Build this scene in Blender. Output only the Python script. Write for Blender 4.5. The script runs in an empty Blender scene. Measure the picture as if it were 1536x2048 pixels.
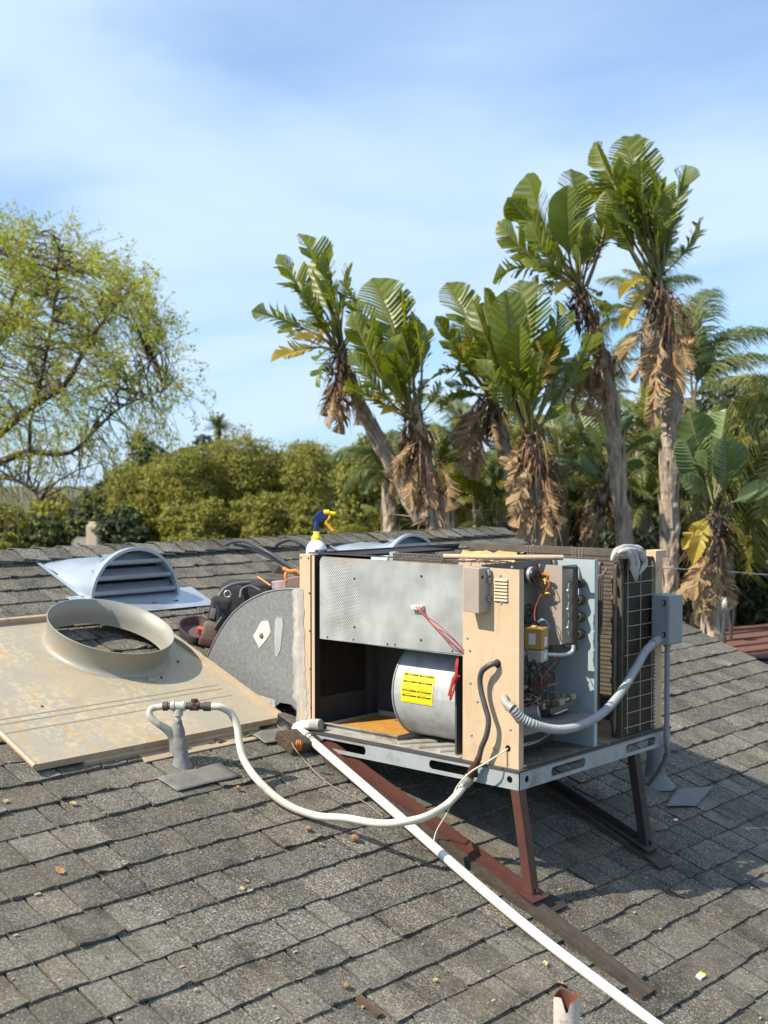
import bpy, math, random
import numpy as np
from mathutils import Vector as V, Matrix
from mathutils.geometry import tessellate_polygon

scene = bpy.context.scene
COL = scene.collection
rnd = random.Random(7)
R = math.radians

# ------------------------------------------------------------------ camera
# world frame: X points down the roof slope, Y runs along the ridge, Z is up; the eye is the origin
FPX, CX, CY, HZ = 2470.0, 768.0, 1024.0, 960.0
PIT = math.atan((CY - HZ) / FPX)
AZ = R(42.1)
FH = V((-math.sin(AZ), math.cos(AZ), 0)); RT = V((math.cos(AZ), math.sin(AZ), 0)); UPZ = V((0, 0, 1))
FW = FH * math.cos(PIT) - UPZ * math.sin(PIT)
UP = FH * math.sin(PIT) + UPZ * math.cos(PIT)
cam = bpy.data.cameras.new('camera'); camo = bpy.data.objects.new('camera', cam); COL.objects.link(camo)
cam.sensor_fit = 'HORIZONTAL'; cam.sensor_width = 36.0; cam.lens = FPX / 1536.0 * 36.0
cam.clip_start = 0.1; cam.clip_end = 3000
camo.matrix_world = Matrix((( RT.x, UP.x, -FW.x, 0), (RT.y, UP.y, -FW.y, 0), (RT.z, UP.z, -FW.z, 0), (0, 0, 0, 1)))
cam.dof.use_dof = True; cam.dof.focus_distance = 5.0; cam.dof.aperture_fstop = 5.0
scene.camera = camo

# ------------------------------------------------------------------ light
SUN_EL, SUN_AZ = 47.0, 69.0            # direction the light travels, measured from +X
LD = V((math.cos(R(SUN_EL)) * math.cos(R(SUN_AZ)), math.cos(R(SUN_EL)) * math.sin(R(SUN_AZ)), -math.sin(R(SUN_EL))))
sun = bpy.data.lights.new('sun', 'SUN'); sun.energy = 5.0; sun.angle = R(0.53); sun.color = (1.0, 0.90, 0.74)
suno = bpy.data.objects.new('sun', sun); COL.objects.link(suno)
suno.rotation_euler = LD.to_track_quat('-Z', 'Y').to_euler()
w = bpy.data.worlds.new('World'); scene.world = w; w.use_nodes = True
nt = w.node_tree; nt.nodes.clear()
def nn(t, **k):
    n = nt.nodes.new(t)
    for a, b in k.items(): setattr(n, a, b)
    return n
sky = nn('ShaderNodeTexSky', sky_type='NISHITA', sun_disc=False)
sky.sun_elevation = R(SUN_EL); sky.sun_rotation = math.atan2(-LD.x, -LD.y)
sky.altitude = 100; sky.air_density = 1.15; sky.dust_density = .5; sky.ozone_density = 2.2
tc = nn('ShaderNodeTexCoord'); sep = nn('ShaderNodeSeparateXYZ')
nt.links.new(tc.outputs['Generated'], sep.inputs[0])
def mth(op, a, b=None, c=None):
    m = nn('ShaderNodeMath', operation=op)
    for i, v in enumerate((a, b, c)):
        if v is None: continue
        if isinstance(v, (int, float)): m.inputs[i].default_value = v
        else: nt.links.new(v, m.inputs[i])
    return m.outputs[0]
zz = mth('MAXIMUM', sep.outputs[2], 0.0)
den = mth('ADD', zz, 0.16)
comb = nn('ShaderNodeCombineXYZ')
nt.links.new(mth('DIVIDE', sep.outputs[0], den), comb.inputs[0]); nt.links.new(mth('DIVIDE', sep.outputs[1], den), comb.inputs[1])
mp = nn('ShaderNodeMapping'); mp.inputs['Rotation'].default_value = (0, 0, R(-52)); mp.inputs['Scale'].default_value = (0.5, 0.85, 1); mp.inputs['Location'].default_value = (1.2, 2.35, 0)
nt.links.new(comb.outputs[0], mp.inputs[0])
no1 = nn('ShaderNodeTexNoise'); no1.inputs['Scale'].default_value = 1.15; no1.inputs['Detail'].default_value = 7; no1.inputs['Roughness'].default_value = 0.47; no1.inputs['Distortion'].default_value = 0.5
nt.links.new(mp.outputs[0], no1.inputs['Vector'])
rp = nn('ShaderNodeMapRange'); rp.interpolation_type = 'SMOOTHSTEP'
rp.inputs[1].default_value = 0.36; rp.inputs[2].default_value = 0.62; rp.inputs[3].default_value = 0.32; rp.inputs[4].default_value = 0.92
nt.links.new(no1.outputs[0], rp.inputs[0])
mixc = nn('ShaderNodeMix', data_type='RGBA'); mixc.inputs[7].default_value = (6.2, 7.8, 9.9, 1)
nt.links.new(rp.outputs[0], mixc.inputs[0])
skyg = nn('ShaderNodeMix', data_type='RGBA', blend_type='MULTIPLY'); skyg.inputs[0].default_value = 1.0; skyg.inputs[7].default_value = (.68, 1.10, 1.50, 1)
nt.links.new(sky.outputs[0], skyg.inputs[6]); nt.links.new(skyg.outputs[2], mixc.inputs[6])
bg = nn('ShaderNodeBackground'); bg.inputs[1].default_value = 0.079
out = nn('ShaderNodeOutputWorld')
nt.links.new(mixc.outputs[2], bg.inputs[0]); nt.links.new(bg.outputs[0], out.inputs[0])
scene.view_settings.view_transform = 'Standard'; scene.view_settings.look = 'None'
scene.view_settings.exposure = 0.58; scene.view_settings.gamma = 1.0; scene.view_settings.use_curve_mapping = False
scene.cycles.max_bounces = 6; scene.cycles.diffuse_bounces = 3; scene.cycles.glossy_bounces = 3
scene.cycles.transparent_max_bounces = 6; scene.cycles.transmission_bounces = 4

# ------------------------------------------------------------------ placing helpers (a sight line met with a real surface)
TP = 0.38; H0 = 2.62; PR = math.atan(TP); CP, SP = math.cos(PR), math.sin(PR)
XR = -5.84
RN = V((SP, 0, CP)); RD = V((CP, 0, -SP)); RY = V((0, 1, 0))
def ray(x, y): return FW + RT * ((x - CX) / FPX) - UP * ((y - CY) / FPX)
def on_roof(x, y, h=0.0):
    d = ray(x, y); return d * ((-H0 + h / CP) / (d.z + TP * d.x))
def onY(x, y, Y): d = ray(x, y); return d * (Y / d.y)
def onX(x, y, X): d = ray(x, y); return d * (X / d.x)
def onZ(x, y, Z): d = ray(x, y); return d * (Z / d.z)
def dep(x, y, k): return ray(x, y) * k
def roofz(X): return -H0 - TP * X
def roofp(X, Y, h=0.0): return V((X, Y, roofz(X))) + RN * h
def pix(p):
    k = p.dot(FW); return CX + FPX * p.dot(RT) / k, CY - FPX * p.dot(UP) / k, k

# ------------------------------------------------------------------ mesh helpers
class MB:
    def __init__(s): s.v = []; s.f = []; s.sm = []; s.mi = []; s.cm = 0
    def add(s, vs, fs, smooth=False):
        b = len(s.v); s.v += [tuple(p) for p in vs]
        for f in fs: s.f.append([b + i for i in f]); s.sm.append(smooth); s.mi.append(s.cm)
        return s
    def hexa(s, p):   # 8 points: bottom ring 0-3 (ccw seen from above), top ring 4-7
        return s.add(p, [(3, 2, 1, 0), (4, 5, 6, 7), (0, 1, 5, 4), (1, 2, 6, 5), (2, 3, 7, 6), (3, 0, 4, 7)])
    def box(s, lo, hi):
        a, b = lo, hi
        return s.hexa([(a[0], a[1], a[2]), (b[0], a[1], a[2]), (b[0], b[1], a[2]), (a[0], b[1], a[2]),
                       (a[0], a[1], b[2]), (b[0], a[1], b[2]), (b[0], b[1], b[2]), (a[0], b[1], b[2])])
    def obox(s, c, ex, ey, ez, hx, hy, hz):
        c = V(c); ex, ey, ez = V(ex) * hx, V(ey) * hy, V(ez) * hz
        return s.hexa([c - ex - ey - ez, c + ex - ey - ez, c + ex + ey - ez, c - ex + ey - ez,
                       c - ex - ey + ez, c + ex - ey + ez, c + ex + ey + ez, c - ex + ey + ez])
    def tube(s, pts, r, n=8, caps=True, smooth=True, rib=0.0, closed=False):
        pts = [V(p) for p in pts]; m = len(pts)
        rs = r if isinstance(r, (list, tuple)) else [r] * m
        prev = None; rings = []
        for i in range(m):
            t = (pts[min(i + 1, m - 1)] - pts[max(i - 1, 0)])
            if t.length < 1e-9: t = V((0, 0, 1))
            t.normalize()
            if prev is None:
                a = t.cross(V((0, 0, 1)))
                if a.length < .1: a = t.cross(V((1, 0, 0)))
            else: a = prev - t * prev.dot(t)
            a.normalize(); prev = a; b = t.cross(a)
            rr = rs[i] * (1 + (rib if i % 2 else 0))
            rings.append([pts[i] + (a * math.cos(2 * math.pi * k / n) + b * math.sin(2 * math.pi * k / n)) * rr for k in range(n)])
        vs = [p for q in rings for p in q]
        fs = [(i * n + k, i * n + (k + 1) % n, (i + 1) * n + (k + 1) % n, (i + 1) * n + k) for i in range(m - 1) for k in range(n)]
        s.add(vs, fs, smooth)
        if caps:
            s.add(rings[0], [tuple(range(n - 1, -1, -1))]); s.add(rings[-1], [tuple(range(n))])
        return s
    def lathe(s, c, ax, prof, n=24, smooth=True, closed=False):   # prof: (radius, height along ax)
        c = V(c); ax = V(ax).normalized(); a = ax.cross(V((0, 0, 1)))
        if a.length < .1: a = ax.cross(V((1, 0, 0)))
        a.normalize(); b = ax.cross(a); vs = []
        for r, h in prof:
            for k in range(n):
                t = 2 * math.pi * k / n; vs.append(c + ax * h + (a * math.cos(t) + b * math.sin(t)) * r)
        m = len(prof)
        fs = [(i * n + k, i * n + (k + 1) % n, ((i + 1) % m) * n + (k + 1) % n, ((i + 1) % m) * n + k) for i in range(m if closed else m - 1) for k in range(n)]
        return s.add(vs, fs, smooth)
    def plate(s, outer, holes, o, eu, ev, th):   # flat sheet with holes, front at o, thickness th along -(eu x ev)
        o, eu, ev = V(o), V(eu), V(ev); en = eu.cross(ev).normalized()
        loops = [outer] + list(holes)
        p3 = [[V((a, b, 0)) for a, b in l] for l in loops]
        flat = [q for l in loops for q in l]; tris = tessellate_polygon(p3)
        fr = [o + eu * a + ev * b for a, b in flat]; bk = [p - en * th for p in fr]; n = len(flat)
        fs = []
        for t in tris:
            a, b, c = [flat[i] for i in t]
            ccw = (b[0] - a[0]) * (c[1] - a[1]) - (b[1] - a[1]) * (c[0] - a[0]) > 0
            t = tuple(t) if ccw else tuple(reversed(t))
            fs.append(t); fs.append(tuple(i + n for i in reversed(t)))
        b0 = 0
        for l in loops:
            m = len(l)
            for i in range(m):
                j = (i + 1) % m; fs.append((b0 + i, b0 + i + n, b0 + j + n, b0 + j))
            b0 += m
        return s.add(fr + bk, fs)
    def grid(s, pts, smooth=True):   # rows of points
        n, m = len(pts), len(pts[0])
        return s.add([p for r in pts for p in r], [(i * m + j, i * m + j + 1, (i + 1) * m + j + 1, (i + 1) * m + j) for i in range(n - 1) for j in range(m - 1)], smooth)
    def mesh(s, name, mats, c=V((0, 0, 0))):
        me = bpy.data.meshes.new(name)
        me.from_pydata([(p[0] - c[0], p[1] - c[1], p[2] - c[2]) for p in s.v], [], s.f)
        me.polygons.foreach_set('use_smooth', s.sm); me.polygons.foreach_set('material_index', s.mi)
        for m in (mats if isinstance(mats, (list, tuple)) else [mats]): me.materials.append(m)
        me.update(); return me
    def build(s, name, mats, parent=None, bevel=0.0):
        lo = [min(p[i] for p in s.v) for i in range(3)]; hi = [max(p[i] for p in s.v) for i in range(3)]
        c = V([(a + b) / 2 for a, b in zip(lo, hi)])
        o = bpy.data.objects.new(name, s.mesh(name, mats, c)); COL.objects.link(o)
        place(o, c, parent)
        if bevel:
            bv = o.modifiers.new('bevel', 'BEVEL'); bv.width = bevel; bv.segments = 2; bv.limit_method = 'ANGLE'
        return o
WL = {}
def place(o, c, parent=None):
    WL[o.name] = V(c)
    if parent is not None:
        o.parent = parent; o.location = V(c) - WL[parent.name]
    else: o.location = V(c)
def tag(o, label=None, cat=None, group=None, kind=None):
    if label: o['label'] = label
    if cat: o['category'] = cat
    if group: o['group'] = group
    if kind: o['kind'] = kind
    return o
def thing(name, label, cat, loc, group=None):
    o = bpy.data.objects.new(name, None); COL.objects.link(o); o.empty_display_size = .1; place(o, V(loc))
    return tag(o, label, cat, group)
def circ(cx, cy, r, n=16, ry=None): return [(cx + r * math.cos(2 * math.pi * k / n), cy + (ry or r) * math.sin(2 * math.pi * k / n)) for k in range(n)]
def rrect(x0, y0, x1, y1, r, n=4):
    p = []
    for cx, cy, a in ((x1 - r, y1 - r, 0), (x0 + r, y1 - r, 90), (x0 + r, y0 + r, 180), (x1 - r, y0 + r, 270)):
        for k in range(n + 1): t = R(a + 90 * k / n); p.append((cx + r * math.cos(t), cy + r * math.sin(t)))
    return p
def spline(pts, n=8):   # Catmull-Rom through the points
    pts = [V(p) for p in pts]; q = [pts[0] * 2 - pts[1]] + pts + [pts[-1] * 2 - pts[-2]]; o = []
    for i in range(1, len(q) - 2):
        a, b, c, d = q[i - 1], q[i], q[i + 1], q[i + 2]
        for k in range(n):
            t = k / n; o.append(0.5 * ((2 * b) + (c - a) * t + (2 * a - 5 * b + 4 * c - d) * t * t + (3 * b - a - 3 * c + d) * t ** 3))
    o.append(pts[-1]); return o
def resample(pts, step):
    L = [0]
    for i in range(1, len(pts)): L.append(L[-1] + (pts[i] - pts[i - 1]).length)
    n = max(2, int(L[-1] / step)); o = []; j = 0
    for k in range(n + 1):
        t = L[-1] * k / n
        while j < len(L) - 2 and L[j + 1] < t: j += 1
        u = (t - L[j]) / max(1e-9, L[j + 1] - L[j]); o.append(pts[j].lerp(pts[j + 1], u))
    return o

# ------------------------------------------------------------------ materials
def newmat(name):
    m = bpy.data.materials.new(name); m.use_nodes = True; t = m.node_tree
    return m, t, t.nodes['Principled BSDF']
def c4(c): return (c[0], c[1], c[2], 1)
def surf(name, c1, c2=None, scale=8, rough=.6, metal=0.0, dirt=None, dscale=3, dlo=.55, dhi=.7, damt=.8, bump=0.0, bscale=60, stretch=(1, 1, 1), detail=5, spec=None, rvar=0.0, coord='Object', streak=None):
    m, t, b = newmat(name); N = t.nodes.new; L = t.links.new
    tcn = N('ShaderNodeTexCoord'); mpn = N('ShaderNodeMapping'); mpn.inputs['Scale'].default_value = stretch
    L(tcn.outputs[coord], mpn.inputs[0]); vec = mpn.outputs[0]
    n1 = N('ShaderNodeTexNoise'); n1.inputs['Scale'].default_value = scale; n1.inputs['Detail'].default_value = detail; n1.inputs['Roughness'].default_value = .62; L(vec, n1.inputs['Vector'])
    mr = N('ShaderNodeMapRange'); mr.inputs[1].default_value = .3; mr.inputs[2].default_value = .7; L(n1.outputs[0], mr.inputs[0])
    mx = N('ShaderNodeMix'); mx.data_type = 'RGBA'; mx.inputs[6].default_value = c4(c1); mx.inputs[7].default_value = c4(c2 or c1); L(mr.outputs[0], mx.inputs[0])
    col = mx.outputs[2]
    lays = []
    if dirt: lays.append((dirt, dscale, dlo, dhi, damt, (1, 1, 1), 11.0))
    if streak: lays.append(streak + ((1, 1, .12), 37.0))
    for (dc, ds, lo, hi, am, st, off) in lays:
        m2 = N('ShaderNodeMapping'); m2.inputs['Scale'].default_value = st; m2.inputs['Location'].default_value = (off, off * .7, off * .3); L(tcn.outputs[coord], m2.inputs[0])
        n2 = N('ShaderNodeTexNoise'); n2.inputs['Scale'].default_value = ds; n2.inputs['Detail'].default_value = 8; n2.inputs['Roughness'].default_value = .7; L(m2.outputs[0], n2.inputs['Vector'])
        r2 = N('ShaderNodeMapRange'); r2.interpolation_type = 'SMOOTHSTEP'; r2.inputs[1].default_value = lo; r2.inputs[2].default_value = hi; r2.inputs[4].default_value = am; L(n2.outputs[0], r2.inputs[0])
        x2 = N('ShaderNodeMix'); x2.data_type = 'RGBA'; x2.inputs[7].default_value = c4(dc); L(col, x2.inputs[6]); L(r2.outputs[0], x2.inputs[0]); col = x2.outputs[2]
    L(col, b.inputs['Base Color']); b.inputs['Roughness'].default_value = rough; b.inputs['Metallic'].default_value = metal
    if spec is not None: b.inputs['Specular IOR Level'].default_value = spec
    if rvar:
        r3 = N('ShaderNodeMapRange'); r3.inputs[3].default_value = rough - rvar; r3.inputs[4].default_value = rough + rvar; L(n1.outputs[0], r3.inputs[0]); L(r3.outputs[0], b.inputs['Roughness'])
    if bump:
        n3 = N('ShaderNodeTexNoise'); n3.inputs['Scale'].default_value = bscale; n3.inputs['Detail'].default_value = 4; L(tcn.outputs[coord], n3.inputs['Vector'])
        bp = N('ShaderNodeBump'); bp.inputs['Strength'].default_value = bump; bp.inputs['Distance'].default_value = .01; L(n3.outputs[0], bp.inputs['Height']); L(bp.outputs[0], b.inputs['Normal'])
    return m
def leafmat(name, c1, c2, rough=.5, trans=.35, scale=3.0, tcol=None, isl=.25):
    """two-sided leaf: diffuse/gloss plus light passing through; tone varies per leaf"""
    m, t, b = newmat(name); N = t.nodes.new; L = t.links.new
    gi = N('ShaderNodeNewGeometry'); oi = N('ShaderNodeObjectInfo'); tcn = N('ShaderNodeTexCoord')
    n1 = N('ShaderNodeTexNoise'); n1.inputs['Scale'].default_value = scale; n1.inputs['Detail'].default_value = 3; L(tcn.outputs['Object'], n1.inputs['Vector'])
    a = N('ShaderNodeMath'); a.operation = 'MULTIPLY_ADD'; a.inputs[1].default_value = isl; L(gi.outputs['Random Per Island'], a.inputs[0]); L(n1.outputs[0], a.inputs[2])
    a2 = N('ShaderNodeMath'); a2.operation = 'MULTIPLY_ADD'; a2.inputs[1].default_value = .3; L(oi.outputs['Random'], a2.inputs[0]); L(a.outputs[0], a2.inputs[2])
    mr = N('ShaderNodeMapRange'); mr.inputs[1].default_value = .35; mr.inputs[2].default_value = .95; L(a2.outputs[0], mr.inputs[0])
    mx = N('ShaderNodeMix'); mx.data_type = 'RGBA'; mx.inputs[6].default_value = c4(c1); mx.inputs[7].default_value = c4(c2); L(mr.outputs[0], mx.inputs[0])
    L(mx.outputs[2], b.inputs['Base Color']); b.inputs['Roughness'].default_value = rough
    tr = N('ShaderNodeBsdfTranslucent'); ms = N('ShaderNodeMixShader'); ms.inputs[0].default_value = trans
    mc = N('ShaderNodeMix'); mc.data_type = 'RGBA'; mc.blend_type = 'MULTIPLY'; mc.inputs[0].default_value = 1; mc.inputs[7].default_value = c4(tcol or (1.35, 1.4, .55)); L(mx.outputs[2], mc.inputs[6]); L(mc.outputs[2], tr.inputs[0])
    L(b.outputs[0], ms.inputs[1]); L(tr.outputs[0], ms.inputs[2]); L(ms.outputs[0], t.nodes['Material Output'].inputs[0])
    return m
# ================================================================== the roof
def shingle_mat(name, dark, light, warm):
    m, t, b = newmat(name); N = t.nodes.new; L = t.links.new
    g = N('ShaderNodeNewGeometry'); oi = N('ShaderNodeObjectInfo')
    pos = g.outputs['Position']
    def noise(s, d=3, r=.6):
        n = N('ShaderNodeTexNoise'); n.inputs['Scale'].default_value = s; n.inputs['Detail'].default_value = d; n.inputs['Roughness'].default_value = r; L(pos, n.inputs['Vector']); return n.outputs[0]
    def mr(x, a, b_, c=0, d=1):
        q = N('ShaderNodeMapRange'); q.inputs[1].default_value = a; q.inputs[2].default_value = b_; q.inputs[3].default_value = c; q.inputs[4].default_value = d; L(x, q.inputs[0]); return q.outputs[0]
    def ma(op, x, y):
        q = N('ShaderNodeMath'); q.operation = op
        for i, v in enumerate((x, y)):
            if isinstance(v, (int, float)): q.inputs[i].default_value = v
            else: L(v, q.inputs[i])
        return q.outputs[0]
    def mix(f, a, b_, bl='MIX'):
        q = N('ShaderNodeMix'); q.data_type = 'RGBA'; q.blend_type = bl
        for i, v in ((0, f), (6, a), (7, b_)):
            if isinstance(v, (int, float)): q.inputs[i].default_value = v
            elif isinstance(v, tuple): q.inputs[i].default_value = c4(v)
            else: L(v, q.inputs[i])
        return q.outputs[2]
    gran = noise(135, 4, .8); gf = mr(gran, .38, .64)
    vor = N('ShaderNodeTexVoronoi'); vor.inputs['Scale'].default_value = 220; L(pos, vor.inputs['Vector'])
    col = mix(gf, dark, light)
    sp = N('ShaderNodeSeparateColor'); L(vor.outputs['Color'], sp.inputs[0])
    col = mix(mr(sp.outputs[0], .8, 1.0, 0, .75), col, tuple(min(1, x * 1.9) for x in light))
    col = mix(mr(sp.outputs[1], .8, 1.0, 0, .7), col, tuple(x * .45 for x in dark))
    tone = ma('FRACT', ma('ADD', oi.outputs['Random'], g.outputs['Random Per Island']), 0)
    col = mix(mr(noise(2.1, 5, .6), .42, .62, 0, .55), col, mix(.75, col, warm, 'MIX'))
    tt = mr(tone, 0, 1, .74, 1.2); t2 = ma('FRACT', ma('MULTIPLY', tone, 7.31), 0); col = mix(mr(t2, .6, 1.0, 0, .4), col, mix(1.0, col, (1.12, .95, .8), 'MULTIPLY')); col = mix(mr(noise(.9, 4, .6), .5, .68, 0, .5), col, mix(1.0, col, (.62, .6, .6), 'MULTIPLY'))
    cb = N('ShaderNodeCombineColor')
    for i in range(3): L(tt, cb.inputs[i])
    col = mix(1.0, col, cb.outputs[0], 'MULTIPLY')
    st = mr(noise(6.5, 6, .7), .48, .72, 1.04, .45); cb2 = N('ShaderNodeCombineColor')
    for i in range(3): L(st, cb2.inputs[i])
    col = mix(1.0, col, cb2.outputs[0], 'MULTIPLY')
    L(col, b.inputs['Base Color']); b.inputs['Roughness'].default_value = .92; b.inputs['Specular IOR Level'].default_value = .25
    bp = N('ShaderNodeBump'); bp.inputs['Strength'].default_value = .55; bp.inputs['Distance'].default_value = .0025; L(gran, bp.inputs['Height']); L(bp.outputs[0], b.inputs['Normal'])
    return m
M_SH = shingle_mat('asphalt_shingle', (.021, .0203, .0183), (.225, .212, .18), (.165, .15, .118))
M_SHE = surf('shingle_felt', (.018, .017, .016), (.035, .033, .03), 30, .95)
M_WOODP = surf('painted_fascia', (.32, .27, .2), (.4, .34, .26), 6, .6)
EX = 0.143; S_OFF = 0.012; Y_RAKE = 7.82; Y_LEFT = -1.2; X_EAVE = -0.9
S_EAVE = (X_EAVE - XR) / CP
def sp_(s, y, h=0.0): return V((XR + s * CP, y, roofz(XR) - s * SP)) + RN * h
# deck: two slopes as one closed body
mb = MB()
zr, ze = roofz(XR), roofz(X_EAVE); XB = 2 * XR - X_EAVE
prof = [(X_EAVE, ze - .005), (XR, zr - .005), (XB, ze - .005), (XB, ze - .06), (XR, zr - .08), (X_EAVE, ze - .06)]
vs = [(x, y, z) for y in (Y_LEFT, Y_RAKE - .012) for x, z in prof]
mb.add(vs, [(0, 1, 7, 6), (1, 2, 8, 7), (2, 3, 9, 8), (3, 4, 10, 9), (4, 5, 11, 10), (5, 0, 6, 11), (0, 5, 4, 1), (1, 4, 3, 2), (6, 7, 10, 11), (7, 8, 9, 10)])
roof = mb.build('roof', M_SHE); tag(roof, 'grey asphalt shingle gable roof under the air conditioner', None, kind='structure')

def shingle_bm(w, seed, s_len=EX + .035):
    """one tab in its own frame: x runs down the slope (lower edge at x=0), y along the course, z out of the roof"""
    r = random.Random(seed); mb = MB(); n = 4
    th = .0058 + r.choice((0, 0, .0022)) + r.random() * .0015; lift = r.random() ** 2.2 * .012
    top = []; bot = []
    edge = [r.uniform(-.0035, .0035) for _ in range(n)]
    for i, (fx, hz) in enumerate(((-s_len, .0006), (-s_len * .5, .0048), (-.02, .0084), (0, .0087))):
        row = []; rb = []
        for j in range(n):
            y = -w / 2 + w * j / (n - 1); x = fx * 1.0 + (edge[j] if i == 3 else 0)
            cu = lift * (1 if i == 3 else .5 if i == 2 else 0) * (abs(j - 1.5) / 1.5) ** 2 + (r.uniform(0, .0012) if i > 1 else 0)
            row.append((x, y, hz + th + cu)); rb.append((x, y, hz + cu * .9 - .001))
        top.append(row); bot.append(rb)
    m = n
    mb.add([p for q in top for p in q], [(i * m + j, (i + 1) * m + j, (i + 1) * m + j + 1, i * m + j + 1) for i in range(3) for j in range(m - 1)])
    ring_t = top[3]; ring_b = bot[3]
    mb.add(ring_t + ring_b, [(j, j + n, j + n + 1, j + 1) for j in range(n - 1)])
    for col, sgn in ((0, 1), (n - 1, -1)):
        a = [top[i][col] for i in range(4)]; b_ = [bot[i][col] for i in range(4)]
        mb.add(a + b_, [((i, i + 4, i + 5, i + 1) if sgn > 0 else (i, i + 1, i + 5, i + 4)) for i in range(3)])
    return mb
NVAR = 30
var = []
for k in range(NVAR):
    r = random.Random(100 + k); w = (.09, .11, .125, .14, .155, .17, .19, .21, .13, .165)[k % 10] + r.uniform(-.01, .01)
    mbv = shingle_bm(w - (.006, .009, .011)[k % 3], 500 + k); var.append((w, mbv, mbv.mesh('shingle', M_SH)))
rs = random.Random(21); tabs = []
ncrs = int(S_EAVE / EX) + 1
for i in range(1, ncrs + 1):
    s = S_OFF + EX * i; y = Y_RAKE - rs.uniform(0, .004)
    first = True
    while y > Y_LEFT:
        k = rs.randrange(NVAR); wd = var[k][0]
        yc = y - wd / 2; tabs.append((s + rs.uniform(-.0035, .0035), yc, k, rs.uniform(-.006, .006))); y -= wd
def inframe(s, y):
    x, yy, k = pix(sp_(s - EX / 2, y)); return (-30 < x < 1566 and 1040 < yy < 2090), k
near = sorted([(inframe(t[0], t[1])[1], n) for n, t in enumerate(tabs) if inframe(t[0], t[1])[0]])
# what the unit and the lid hide from view goes to the joined rest
def hidden(s, y):
    x, yy, k = pix(sp_(s - EX / 2, y)); p = sp_(s, y)
    return (640 < x < 1300 and yy < 1500 and y > 3.8) or (p.x < -4.15 and 2.6 < y < 3.75 and p.x > -5.1)
pick = [n for k, n in near if not hidden(tabs[n][0], tabs[n][1])][:300]; ps = set(pick)
rest = MB()
for n, (s, y, k, rz) in enumerate(tabs):
    if n in ps:
        o = bpy.data.objects.new('shingle', var[k][2]); COL.objects.link(o)
        o.rotation_euler = (Matrix.Rotation(PR, 3, 'Y') @ Matrix.Rotation(rz, 3, 'Z')).to_euler(); place(o, sp_(s, y, .001), roof)
    else:
        b = sp_(s, y, .001); mv = var[k][1]
        rest.add([b + RD * p[0] + RY * p[1] + RN * p[2] for p in mv.v], mv.f)
# back slope: plain courses
for i in range(1, ncrs + 1):
    s = EX * i
    for y0 in np.arange(Y_LEFT, Y_RAKE - .1, .9):
        a = V((XR - (s - EX - .03) * CP, y0, roofz(XR) - (s - EX - .03) * SP)); b = V((XR - s * CP, y0, roofz(XR) - s * SP)); up = V((-SP, 0, CP))
        e = V((0, min(.895, Y_RAKE - y0), 0))
        rest.hexa([b + up * .002, a + up * .0, a + e, b + e + up * .002, b + up * .013, a + up * .003, a + e + up * .003, b + e + up * .013][0:8])
o = rest.build('shingle_field', M_SH, roof); o['kind'] = 'stuff'
# ridge caps: folded pieces lapping along the ridge, lower laps towards the far end
capm = []
for k in range(5):
    r = random.Random(k); mb = MB(); L_ = .225
    pr = [(-.15, -.15 * TP), (-.08, -.08 * TP), (-.025, -.006), (.025, -.006), (.08, -.08 * TP), (.15, -.15 * TP)]
    for lay in (0, 1):
        rows = []
        for j, yy in enumerate((-L_ / 2, -L_ / 2 + .05, 0, L_ / 2)):
            lift = (.017, .013, .008, .001)[j] + (0.0 if lay else .007) + r.uniform(0, .003)
            rows.append([(x + (r.uniform(-.003, .003)), yy + (r.uniform(-.008, .008) if j == 0 else 0) - (.012 if j == 0 and abs(x) > .1 else 0), z + lift + .006) for x, z in pr])
        if lay == 0: top = rows; mb.grid(rows, False)
    a = top[0]; mb.add(a + [(x, y + .002, z - .008) for x, y, z in a], [(j, j + 6, j + 7, j + 1) for j in range(5)])
    for c in (0, 5):
        a = [q[c] for q in top]; mb.add(a + [(x, y, z - .008) for x, y, z in a], [(j, j + 1, j + 5, j + 4) if c == 0 else (j + 4, j + 5, j + 1, j) for j in range(3)])
    capm.append(mb.mesh('ridge_cap', M_SH))
y = Y_LEFT + .1; k = 0; capy = []
while y < Y_RAKE:
    o = bpy.data.objects.new('ridge_cap', capm[rs.randrange(5)]); COL.objects.link(o)
    o.rotation_euler = (0, 0, rs.uniform(-.03, .03)); place(o, V((XR + rs.uniform(-.006, .006), y, roofz(XR) + .016)), roof); y += .152 + rs.uniform(-.006, .006)
# rake trim and gable wall
mb = MB()
for sgn in (1, -1):
    Xe = X_EAVE if sgn > 0 else XB
    a = V((XR, Y_RAKE - .045, zr - .03)); b = V((Xe, Y_RAKE - .045, ze - .03))
    mb.hexa([b + V((0, 0, -.15)), a + V((0, 0, -.15)), a + V((0, .03, -.15)), b + V((0, .03, -.15)), b, a, a + V((0, .03, 0)), b + V((0, .03, 0))])
mb.build('rake_board', M_WOODP, roof)
M_STUC = surf('stucco', (.5, .43, .33), (.58, .5, .39), 3, .95, bump=.3, bscale=120)
GZ = -5.3
mb = MB(); y1 = Y_RAKE - .35; y0 = Y_LEFT + .3; xa, xb = X_EAVE - .5, XB + .5
za = roofz(xa) - .12
mb.add([(xa, y0, GZ), (xb, y0, GZ), (xb, y0, za), (XR, y0, zr - .12), (xa, y0, za), (xa, y1, GZ), (xb, y1, GZ), (xb, y1, za), (XR, y1, zr - .12), (xa, y1, za)],
       [(0, 4, 3, 2, 1), (5, 6, 7, 8, 9), (0, 5, 9, 4), (1, 2, 7, 6)])
tag(mb.build('house_wall', M_STUC), 'stucco wall of the house below the shingle roof', None, kind='structure')
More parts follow.
